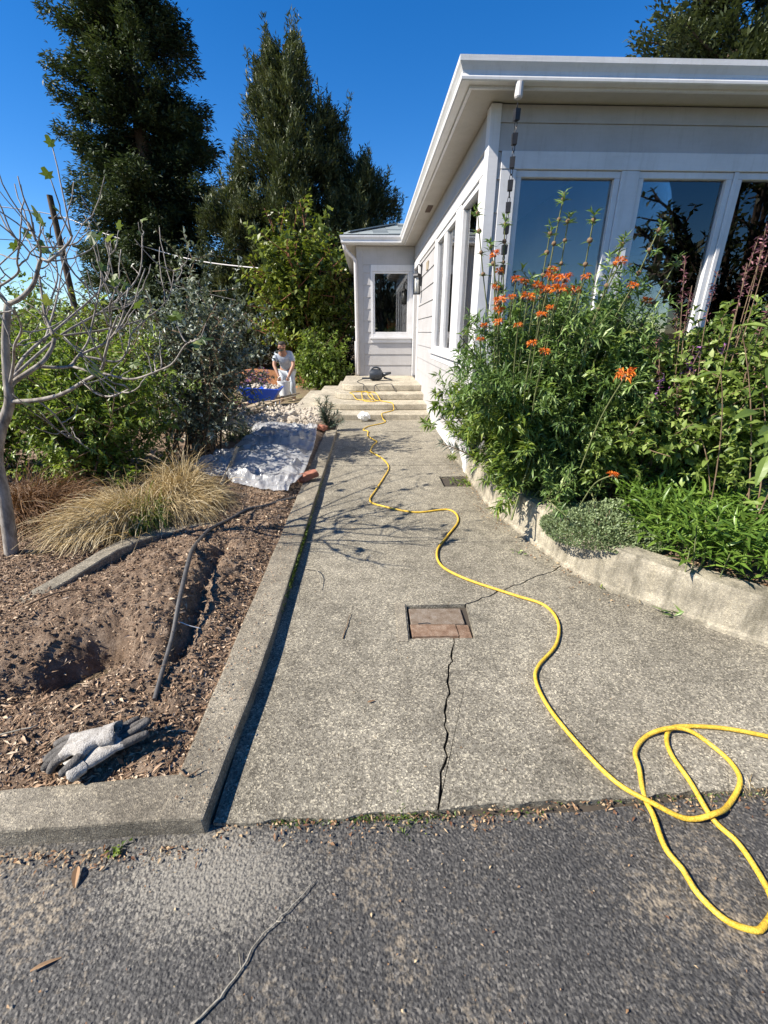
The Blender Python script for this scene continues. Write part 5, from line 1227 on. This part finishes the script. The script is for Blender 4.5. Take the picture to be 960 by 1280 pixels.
tag(chunk(.19, .085, .06, 1, M['brick'], (-.56, 3.78, .10), .5, (.1, -.25), 'brick'), 'broken red brick at the edge of the plastic sheet on the kerb', 'brick')
tag(chunk(.16, .10, .07, 2, M['brick'], (-.64, 5.98, .09), 1.2, (.2, .1), 'brick'), 'red brick lying under the pine seedling', 'brick')
tag(chunk(.10, .95, .03, 3, M['wood'], (-2.02, 7.3, .14), -.45, (.10, .1), 'board'), 'grey board lying across the rubble below the wheelbarrow', 'board')
tag(chunk(.16, .62, .03, 4, M['wood'], (-1.80, 7.25, .17), -.5, (.12, -.1), 'board'), 'shorter pale board beside the first on the rubble', 'board')
# heap of pale rubble
xs = np.linspace(-2.5, -.62, 90); ys = np.linspace(5.5, 8.6, 110)
def rub_h(x, y):
    m = sstep(-2.5, -2.1, x) * sstep(5.5, 6.2, y) * sstep(8.6, 8.0, y) * sstep(-.62, -.80, x)
    return -.14 + m * (.22 + .06 * fbm(x * 3, y * 3) + .035 * fbm(x * 14, y * 14, 3) - .06 * sstep(-1.3, -2.2, x))
grid_mesh('rubble_ground', xs, ys, rub_h, M['dust'])
def octs(n, P, s, rng):
    base = np.array([(1, 0, 0), (0, 1, 0), (-1, 0, 0), (0, -1, 0), (0, 0, 1), (0, 0, -1)], float)
    R = rng.normal(0, 1, (n, 3, 3)); Q, _ = np.linalg.qr(R)
    V = base[None] * (s[:, None, None] * (.55 + .6 * rng.random((n, 6, 1)))); V = np.einsum('nij,nkj->nki', Q, V) + P[:, None]
    F = np.array([(0, 1, 4), (1, 2, 4), (2, 3, 4), (3, 0, 4), (1, 0, 5), (2, 1, 5), (3, 2, 5), (0, 3, 5)])
    return V.reshape(-1, 3), (np.arange(n)[:, None, None] * 6 + F[None]).reshape(-1, 3)
rng = np.random.default_rng(202)
n = 2600; x = rng.uniform(-2.45, -.75, n); y = rng.uniform(5.4, 8.4, n); s = .010 + .035 * rng.random(n) ** 3
V, F = octs(n, np.stack([x, y, np.maximum(rub_h(x, y), bed_h(x, y)) + s * .3], 1), s, rng); tag(mesh_np('rubble', V, F, M['dust']), kind='stuff')
for k in range(16):
    x = rr.uniform(-2.3, -1.0); y = rr.uniform(5.9, 8.0); q = rr.uniform(.08, .19)
    o = chunk(q, q * rr.uniform(.6, .9), q * .5, 30 + k, M['dust'], (x, y, float(rub_h(np.array([x]), np.array([y]))[0]) + q * .16), rr.uniform(0, 3), (rr.uniform(-.3, .3), rr.uniform(-.3, .3)), 'concrete_chunk')
    tag(o, 'pale broken concrete chunk on the rubble left of the steps', 'rubble', 'concrete chunks left of the steps')
# clods and chips on the bed
n = 14000; x = rng.uniform(-2.2, -.62, n); y = rng.uniform(1.0, 3.6, n); s = .0018 + .010 * rng.random(n) ** 4
V, F = octs(n, np.stack([x, y, bed_h(x, y) + s * .4], 1), s, rng); tag(mesh_np('soil_clods', V, F, M['soil']), kind='stuff')
def chips(n, x, y, z, L0, L1, W, mat, name, flat=.22, lo=0., hi=1.):
    D = np.stack([rng.normal(0, 1, n), rng.normal(0, 1, n), rng.normal(0, flat, n)], 1)
    L = L0 + (L1 - L0) * rng.random(n) ** 2
    V, F, k = leaf_arrays(np.stack([x, y, z], 1), D, L, W * (.5 + rng.random(n)), fold=.3, droop=.12, rng=rng)
    return tag(mesh_np(name, V, F, mat, rnd=np.repeat(lo + (hi - lo) * rng.random(n), k)), kind='stuff')
n = 32000; x = rng.uniform(-2.9, -.60, n); y = .93 + 3.2 * rng.random(n) ** 1.3
keep = (rng.random(n) < np.where((x > -1.55) & (y > 1.35) & (y < 2.6) & (x < -.75), .25, .95)); x, y = x[keep], y[keep]
chips(len(x), x, y, bed_h(x, y) + .003, .008, .044, .0085, M['chips'], 'wood_chips')
n = 9000; x = rng.uniform(-2.4, -.60, n); y = .93 + 2.6 * rng.random(n) ** 1.2
chips(n, x, y, bed_h(x, y) + .004, .015, .075, .0024, M['chips'], 'mulch_fibres', flat=.3)
n = 30000; x = rng.uniform(-2.2, -.60, n); y = .95 + 2.2 * rng.random(n) ** 1.1
chips(n, x, y, bed_h(x, y) + .001, .003, .010, .005, M['chips'], 'mulch_crumbs', flat=.5)
n = 3000; x = rng.uniform(1.0, 2.6, n); y = rng.uniform(1.3, 4.0, n); ok = np.array([a > wall_x(b) + .11 for a, b in zip(x, y)]); x, y = x[ok], y[ok]
chips(len(x), x, y, plant_h(x, y) + .003, .01, .035, .012, M['litter'], 'fallen_leaves')
n = 9000; x = rng.uniform(-4.9, -2.6, n); y = rng.uniform(.9, 6.0, n)
chips(n, x, y, bed_h(x, y) + .003, .015, .05, .012, M['chips'], 'mulch')
# far-off wood along the left horizon and low undergrowth at the right end of the bed
g_ = np.random.default_rng(303); n = 26000; c = g_.integers(0, 60, n); cx = g_.uniform(-95, -16, 60); cy = g_.uniform(34, 62, 60) ; ch = g_.uniform(2.2, 6.5, 60) * np.clip((-cx) / 40, .55, 1.2)
D = g_.normal(0, 1, (n, 3)); u = unit(g_.normal(0, 1, (n, 3))) * (g_.random((n, 1)) ** .3)
P = np.stack([cx[c] + u[:, 0] * ch[c] * .7, cy[c] + u[:, 1] * ch[c] * .6, -.3 + ch[c] * (.5 + .5 * u[:, 2])], 1)
V, F, k = leaf_arrays(P, D, .5, .28, simple=True, rng=g_); tag(mesh_np('far_wood', V, F, M['oak'], rnd=np.repeat(np.clip(g_.random(n) * .6 + .4 * (c % 7) / 6, 0, 1), k)), kind='stuff')
n = 9000; x = g_.uniform(2.4, 6.4, n); y = g_.uniform(1.3, 4.0, n); ok = np.array([a > wall_x(b) + .25 for a, b in zip(x, y)]); x, y = x[ok], y[ok]; n = len(x)
V, F, k = leaf_arrays(np.stack([x, y, plant_h(x, y) + (.32 + .35 * vn(x * 2.2, y * 2.2)) * g_.random(n) ** .5], 1), np.stack([g_.normal(0, 1, n), g_.normal(0, 1, n), .2 + g_.random(n)], 1), .07, .035, rng=g_); tag(mesh_np('undergrowth', V, F, M['sage'], rnd=np.repeat(g_.random(n), k)), kind='stuff')
# litter: kerb tops, joint with the asphalt, foot of the wall
n = 520; x = rng.uniform(-.60, -.46, n); y = rng.uniform(.85, 3.2, n) ; x = x - .03 * rng.random(n)
chips(n, x, y, np.full(n, .060), .004, .016, .005, M['chips'], 'crumbs_on_kerb')
n = 900; x = rng.uniform(-1.2, 1.6, n); y = .825 + rng.normal(0, .022, n) + .03 * (x > .5)
y = np.where(x < -.47, .775 + np.abs(rng.normal(0, .02, n)) * -1, y)
chips(n, x, y, np.full(n, -.006), .004, .022, .006, M['litter'], 'seam_litter')
n = 260; t = rng.random(n); idx = (t * 38).astype(int); x = np.array([WALLB[i].x for i in idx]) - .02 - .12 * rng.random(n) ** 2; y = np.array([WALLB[i].y for i in idx]) + rng.normal(0, .05, n)
chips(n, x, y, np.full(n, .008), .008, .026, .008, M['litter'], 'wall_litter')
n = 240; x = rng.uniform(-1.4, 1.4, n); y = rng.uniform(.35, .80, n)
chips(n, x, y, np.full(n, -.008), .003, .012, .004, M['litter'], 'driveway_litter')
n = 200; x = rng.uniform(-.4, 1.1, n); y = rng.uniform(.9, 4.2, n)
chips(n, x, y, np.full(n, .005), .003, .014, .004, M['litter'], 'path_litter')
def singleleaf(label, p, d, L, mat, seed, W=.3):
    me = one_leaf(M[mat], seed, L, W * L, 6, .2, .3, 'dry_leaf'); q = Vector(d).normalized().to_track_quat('Y', 'Z').to_matrix().to_4x4()
    me.transform(Matrix.Translation(p) @ q); tag(link_mesh('dry_leaf', me), label, 'leaf')
singleleaf('curled tan leaf on the asphalt below the kerb', (-.785, .735, -.006), (.4, -1, .1), .05, 'litter', 5, .45)
singleleaf('narrow rust red leaf on the asphalt at the lower left', (-.765, .53, -.007), (1, .5, .05), .055, 'litter', 11, .18)
singleleaf('small brown leaf on the path by the long crack', (-.02, 1.25, .006), (1, .4, .1), .03, 'litter', 13)
def twig(label, pts, r, mat='stemb', sub=()):
    mb = MB(); P = [p + Vector((rr.gauss(0, .0012), rr.gauss(0, .0012), 0)) for p in catmull(pts, 4)]; mb.tube(P, [r * (1 - .55 * i / (len(P) - 1)) for i in range(len(P))], 6)
    for a, b in sub: mb.tube([a, b], [r * .6, r * .3], 5)
    tag(mb.build('twig', M[mat], smooth=True), label, 'twig')
M['greytwig'] = barkmat('grey_dry_twig', (.20, .18, .14), (.36, .33, .27), 60, .0006)
twig('long thin dry twig lying on the asphalt', [(x, y, -.006) for x, y in [(-.40, .42), (-.353, .455), (-.326, .482), (-.294, .523), (-.28, .56), (-.238, .60), (-.196, .638), (-.158, .68)]], .0026, 'greytwig', [((-.353, .455, -.006), (-.375, .435, -.003)), ((-.30, .518, -.005), (-.312, .545, -.004)), ((-.238, .60, -.005), (-.222, .598, -.004))])
twig('short straight twig on the path left of the utility cover', [(-.135, 1.63, .004), (-.12, 1.72, .005), (-.106, 1.817, .005)], .003)
twig('curved dry stem on the path beside the kerb', [(-.385, 2.27, .006), (-.33, 2.24, .02), (-.29, 2.16, .02), (-.272, 2.04, .005)], .003, 'greytwig')
twig('dry twig lying on the corner of the kerb', [(-.60, .96, .06), (-.56, .93, .062), (-.53, .955, .064)], .004)
twig('dark twig beside the hole in the soil bed', [(-1.62, 1.78, bh(-1.62, 1.78) + .01), (-1.53, 1.86, bh(-1.53, 1.86) + .02), (-1.46, 1.95, bh(-1.46, 1.95) + .015)], .006)
twig('pale stick on the wood chips at the left edge', [(-1.32, 1.06, bh(-1.32, 1.06) + .008), (-1.22, 1.08, bh(-1.22, 1.08) + .012), (-1.12, 1.115, bh(-1.12, 1.115) + .01)], .004, 'greytwig')
# utility cover and drain box
uc = thing('utility_cover', 'rust brown utility cover sunk in the concrete path', 'utility cover', (.325, 1.75, -.02))
mb = MB(); mb.box(.186, .405, 1.645, 1.735, -.035, -.007, jit=.002); mb.build('cover_plate', M['terracotta'], uc, bevel=.004)
mb = MB(); mb.box(.190, .452, 1.738, 1.868, -.035, -.010, jit=.002); mb.build('cover_plate', M['covergrey'], uc, bevel=.004)
mb = MB(); mb.box(.41, .468, 1.63, 1.733, -.035, -.014, jit=.003); mb.build('packed_soil', M['terracotta'], uc)
mb = MB(); mb.box(.20, .36, 1.628, 1.641, -.035, -.012); mb.build('lip', M['covergrey'], uc)
mb = MB(); mb.tube([(.225, 1.742, -.010), (.27, 1.746, -.0085), (.285, 1.742, -.010)], .0035, 5); mb.build('lift_slot', M['black'], uc)
def weed(label, c, n, L, W, mat, seed, el=.6, r=.02, h0=.0):
    g_ = np.random.default_rng(seed); t = thing('weed', label, 'weed', c); a = g_.random(n) * 6.28
    D = np.stack([np.cos(a), np.sin(a), el + .6 * g_.random(n)], 1); P = np.array(c) + np.stack([g_.normal(0, r, n), g_.normal(0, r, n), np.full(n, h0)], 1)
    leaves('leaf_tuft', M[mat], P, D, L * (.6 + .6 * g_.random(n)), W, g_.random(n), t, rng=g_); return t
weed('leafy weed growing at the foot of the curved wall near the right edge', (1.50, 1.745, .0), 9, .075, .016, 'leo', 1)
weed('dry wisp of grass at the foot of the curved wall', (1.405, 1.87, .0), 10, .06, .005, 'straw', 2, .9, .008)
weed('tiny sprout at the foot of the curved wall', (1.265, 2.01, 0), 8, .04, .007, 'leoy', 3)
weed('small weed sprouting on the path near the wall', (.95, 2.43, .004), 10, .03, .012, 'leo', 4, .3)
weed('yellow green tuft where the wall meets the house', (.93, 4.62, .0), 40, .11, .012, 'leoy', 5, .8, .05)
weed('weeds filling the small drain box', (.90, 3.88, -.02), 90, .06, .012, 'leoy', 6, .5, .07)
weed('dry tuft in the joint between path and asphalt', (.10, .838, -.01), 60, .018, .004, 'leoy', 7, .8, .03)
weed('pale straw wisp by the hose loop at the path edge', (1.16, .865, -.006), 14, .05, .003, 'straw', 8, .5, .012)
weed('green sprig at the base of the kerb front', (-.70, .775, -.01), 16, .022, .008, 'leoy', 9, .6, .012)
n = 700; g_ = np.random.default_rng(9); y = np.concatenate([g_.normal(2.55, .22, 350), g_.normal(2.15, .1, 150), g_.uniform(1.8, 4, 200)]); x = -.449 + .012 * g_.random(n)
D = np.stack([g_.random(n), g_.normal(0, .5, n), .3 + g_.random(n)], 1); V, F, k = leaf_arrays(np.stack([x, y, .035 * g_.random(n) + .005], 1), D, .014, .006, simple=True, rng=g_)
tag(mesh_np('moss', V, F, M['leoy'], rnd=np.repeat(g_.random(n) * .6, k)), kind='stuff')
n = 500; x = np.concatenate([g_.uniform(-.3, .25, 300), g_.uniform(.3, 1.4, 200)]); y = .835 + g_.normal(0, .008, n) + .03 * (x > .5)
D = np.stack([g_.normal(0, 1, n), g_.normal(0, 1, n), .6 + g_.random(n)], 1); V, F, k = leaf_arrays(np.stack([x, y, np.full(n, -.012)], 1), D, .011, .004, simple=True, rng=g_)
tag(mesh_np('seam_moss', V, F, M['bushlt'], rnd=np.repeat(g_.random(n) * .5, k)), kind='stuff')

# ------------------------------------------------------------------ work gloves
M['knit'] = soilmat('off_white_knit', [(.30, (.20, .17, .14)), (.44, (.33, .31, .28)), (.6, (.45, .43, .395))], 45, 400, .001)
M['coat'] = soilmat('grey_rubber_coating', [(.30, (.06, .057, .052)), (.5, (.12, .113, .105)), (.68, (.19, .175, .16))], 40, 300, .001)
def glove(label, org, yaw, pitch, roll, curl, seed, thumb=1, spread=4):
    V = [Vector((0, 0, 0))]; E = []; R = [(.030, .017)]
    a = chain([(.030, 0, .001), (.062, .0, .003), (.088, .0, .002)], [(.034, .018), (.041, .019), (.038, .015)], V, E, R, 0)
    r = random.Random(seed)
    for y, L, c in ((-.029, .058, curl[0]), (-.010, .072, curl[1]), (.010, .069, curl[2]), (.029, .055, curl[3])):
        p = Vector((.090, y, .002)); ch = [p]; an = r.uniform(-.12, .12) + y * spread; pt = -.05
        for s in range(3): pt -= c; p = p + Vector((math.cos(pt) * math.cos(an), math.sin(an), math.sin(pt))) * L / 3 * 1.15; ch.append(p)
        chain(ch, [.0115, .0115, .011, .0085], V, E, R, a)
    chain([(.050, .044 * thumb, -.004), (.072, .062 * thumb, -.012), (.094, .070 * thumb, -.020)], [.013, .012, .009], V, E, R, 2)
    def mats(me):
        for p in me.polygons:
            c = p.center; f = .5 * float(fbm(np.array([c.x * 60]), np.array([c.y * 60]), c.z * 60, 2)[0])
            p.material_index = 1 if (c.x > .098 + .03 * f or c.z < -.006 + .01 * f or abs(c.y) > .047 or f > .33) else 0
    g = skin('work_glove', V, E, R, [M['knit'], M['coat']], None, 0, 2, mats)
    mb = MB(); ring = []
    for k, (x, s) in enumerate([(.014, .95), (-.004, .96), (-.020, 1.02), (-.022, .94), (-.004, .86), (.006, .45)]):
        for j in range(16): q = 2 * PI * j / 16; ring.append((x + .004 * math.sin(3 * q + k), .033 * s * math.cos(q), .021 * s * math.sin(q)))
    mb.add(ring, [(k * 16 + j, k * 16 + (j + 1) % 16, k * 16 + 16 + (j + 1) % 16, k * 16 + 16 + j) for k in range(5) for j in range(16)])
    c = mb.build('cuff', M['knit'], None, smooth=True); c.parent = g
    g.location = org; g.scale = (1.25, 1.25, 1.25); g.rotation_euler = (roll, pitch, yaw); return tag(g, label, 'glove')
zg = bh(-.85, 1.02)
glove('pale work glove lying on top with grey fingers pointing left', (-.835, 1.035, zg + .070), PI + .20, .16, .1, (.10, .16, .2, .3), 1, 1)
glove('dark work glove underneath with its fingers pointing up right', (-.895, .96, zg + .030), .72, -.16, -.1, (.03, -.04, .02, .06), 2, 1, 10)

# ------------------------------------------------------------------ wheelbarrow, worker, bucket
WB = (-2.35, 9.95, -.32)
wbt = thing('wheelbarrow', 'bright blue wheelbarrow loaded with rubble beside the worker', 'wheelbarrow', WB)
M['blue'] = plain('blue_plastic_tub', (.015, .10, .62), .35, .12, 6)
M['steel'] = plain('galvanised_steel', (.42, .43, .44), .4, .15, 20, metal=.6)
M['tyre'] = plain('rubber_tyre', (.03, .03, .03), .8, .2, 30)
mb = MB(); x0, y0, z0 = WB
def rl(sx0, sx1, sy, z): return [(x0 + sx0, y0 - sy, z), (x0 + sx1, y0 - sy, z), (x0 + sx1, y0 + sy, z), (x0 + sx0, y0 + sy, z)]
A = rl(-.26, .22, .20, z0 + .19); B_ = [(p[0], p[1], p[2]) for p in rl(-.46, .44, .31, 0)]
B_ = [(p[0], p[1], z0 + (.54 if p[0] < x0 else .49)) for p in B_]; Ai = [(p[0] + (.02 if p[0] < x0 else -.02), p[1] + (.02 if p[1] < y0 else -.02), p[2] + .02) for p in A]; Bi = [(p[0] + (.03 if p[0] < x0 else -.03), p[1] + (.03 if p[1] < y0 else -.03), p[2]) for p in B_]
V = A + B_ + Bi + Ai; F = [(3, 2, 1, 0)] + [(k * 4 + j, k * 4 + (j + 1) % 4, k * 4 + 4 + (j + 1) % 4, k * 4 + 4 + j) for k in range(3) for j in range(4)] + [(12, 13, 14, 15)]
mb.add(V, F); mb.build('tub', M['blue'], wbt, bevel=.025, seg=3, smooth=True, auto=.7)
mb = MB(); mb.lathe((x0 - .30, y0 - .04, z0 + .17), [(.10, 0), (.155, .005), (.17, .03), (.17, .05), (.155, .075), (.10, .08)], 20, axis=(0, 1, 0)); mb.build('tyre', M['tyre'], wbt, smooth=True)
mb = MB(); mb.lathe((x0 - .30, y0 - .05, z0 + .17), [(.02, 0), (.03, .02), (.095, .012), (.11, .03), (.10, .09)], 20, axis=(0, 1, 0)); mb.build('rim', M['paper'], wbt, smooth=True)
for s in (-1, 1):
    mb = MB(); mb.tube([(x0 - .42, y0 + s * .10, z0 + .17), (x0 - .2, y0 + s * .16, z0 + .21), (x0 + .3, y0 + s * .24, z0 + .24), (x0 + .78, y0 + s * .28, z0 + .34)], .018, 8); mb.build('handle', M['wood'], wbt, smooth=True)
    mb = MB(); mb.tube([(x0 + .12, y0 + s * .20, z0 + .22), (x0 + .18, y0 + s * .22, z0 + .01), (x0 + .30, y0 + s * .22, z0 + .01), (x0 + .34, y0 + s * .24, z0 + .25)], .014, 8); mb.build('leg', M['steel'], wbt, smooth=True)
n = 160; g_ = np.random.default_rng(5); x = x0 + g_.uniform(-.40, .38, n); y = y0 + g_.uniform(-.26, .26, n); s = .02 + .05 * g_.random(n) ** 2
V, F = octs(n, np.stack([x, y, z0 + .48 + .10 * np.exp(-((x - x0) / .22) ** 2 - ((y - y0) / .16) ** 2) + .02 * g_.random(n)], 1), s, g_); tag(mesh_np('rubble_load', V, F, M['dust']), 'pile of pale rubble filling the blue wheelbarrow', 'rubble', kind='stuff')

WK = Vector((-1.98, 11.0, -.30)); S = .93
def wp(x, y, z): return WK + Vector((x, y, z)) * S
M['skin'] = plain('tanned_skin', (.36, .19, .12), .55, .1, 20)
M['shirt'] = plain('light_grey_blue_shirt', (.42, .46, .50), .85, .12, 14, .003, 60)
M['trouser'] = plain('pale_dusty_trousers', (.48, .52, .56), .85, .25, 9, .003, 60)
M['hair'] = plain('dark_hair', (.03, .022, .018), .7, .3, 60, .004, 200)
person = thing('person', 'worker in light grey shirt and pale trousers bending over a bucket by the wheelbarrow', 'person', WK)
V = [wp(0, .16, .80)]; E = []; R = [.12]
ch_ = chain([wp(0, .08, .95), wp(0, -.04, 1.10), wp(0, -.12, 1.20)], [.125, .14, .12], V, E, R, 0)
hd = chain([wp(0, -.19, 1.27), wp(.0, -.245, 1.345), wp(0, -.262, 1.42), wp(0, -.255, 1.475)], [.055, .078, .088, .055], V, E, R, ch_)
chain([wp(0, -.345, 1.365)], [.016], V, E, R, hd - 2)
for s in (-1, 1):
    chain([wp(s * .085, -.245, 1.385)], [.02], V, E, R, hd - 1)
    hnd = chain([wp(s * .16, -.10, 1.20), wp(s * .215, -.13, 1.09), wp(s * .245, -.20, .95), wp(s * .18, -.28, .82), wp(s * .125, -.335, .70), wp(s * .11, -.35, .65)], [.068, .055, .045, .040, .030, .036], V, E, R, ch_)
    for f in range(4): chain([wp(s * .11 + (f - 1.5) * .018, -.36, .605), wp(s * .11 + (f - 1.5) * .019 - s * .008, -.372, .572 + .006 * abs(f - 1.5))], [.010, .0085], V, E, R, hnd)
    chain([wp(s * .075, -.375, .64), wp(s * .06, -.385, .61)], [.011, .009], V, E, R, hnd)
    ft = chain([wp(s * .10, .14, .74), wp(s * .14, -.02, .44), wp(s * .15, .08, .10), wp(s * .155, .06, .05), wp(s * .175, -.10, .035)], [.095, .065, .045, .045, .035], V, E, R, 0)
skin('body', V, E, R, M['skin'], person, 0, 1)
V = [wp(0, .15, .83)]; E = []; R = [.145]
c_ = chain([wp(0, .08, .95), wp(0, -.04, 1.10), wp(0, -.12, 1.205), wp(0, -.155, 1.245)], [.15, .165, .145, .075], V, E, R, 0)
for s in (-1, 1): chain([wp(s * .165, -.10, 1.20), wp(s * .218, -.13, 1.09), wp(s * .235, -.17, 1.01)], [.085, .075, .07], V, E, R, c_ - 1)
skin('shirt', V, E, R, M['shirt'], person, 0, 1)
V = [wp(0, .165, .80)]; E = []; R = [.15]
for s in (-1, 1): chain([wp(s * .10, .14, .72), wp(s * .14, -.03, .44), wp(s * .15, .07, .12)], [.115, .085, .07], V, E, R, 0)
skin('trousers', V, E, R, M['trouser'], person, 0, 1)
for s in (-1, 1):
    V = [wp(s * .15, .09, .05)]; E = []; R = [.055]; chain([wp(s * .165, -.03, .04), wp(s * .18, -.14, .03)], [.05, .038], V, E, R, 0); skin('boot', V, E, R, plain('tan_boot', (.30, .22, .15), .8, .2, 30), person, 0, 1)
mb = MB(); V = []
cx = wp(0, -.243, 1.435)
for i in range(7):
    th = i / 6 * 1.65
    for j in range(14): q = 2 * PI * j / 14; V.append(cx + Vector((.098 * math.sin(th) * math.cos(q), .108 * math.sin(th) * math.sin(q) + .012 * (1 - math.cos(th)), .078 * math.cos(th) - (.03 if math.sin(q) > 0 else -.01) * math.sin(th))) * S)
mb.add(V, [(i * 14 + j, i * 14 + (j + 1) % 14, i * 14 + 14 + (j + 1) % 14, i * 14 + 14 + j) for i in range(6) for j in range(14)]); mb.build('hair', M['hair'], person, smooth=True)
for s in (-1, 1):
    mb = MB(); mb.lathe(wp(s * .034, -.333, 1.392), [(.004, -.010), (.011, -.005), (.011, .005), (.004, .010)], 8); mb.build('eye', M['black'], person, smooth=True)
mb = MB(); mb.tube([wp(-.03, -.325, 1.325), wp(0, -.332, 1.323), wp(.03, -.325, 1.325)], .006, 5); mb.build('mouth', M['hair'], person)
bk = thing('bucket', 'white bucket held between the legs of the worker', 'bucket', wp(0, -.36, .22))
b0 = wp(0, -.38, .24); mb = MB(); mb.lathe(b0, [(.115, 0), (.15, .30), (.158, .30), (.158, .32), (.145, .32), (.11, .02)], 20); mb.build('pail', M['paper'], bk, smooth=True, auto=.6)
mb = MB(); mb.tube([b0 + Vector((.152 * math.cos(q), 0, .30 + .145 * math.sin(q))) for q in np.linspace(0, PI, 15)], .005, 6); mb.build('handle', M['steel'], bk, smooth=True)
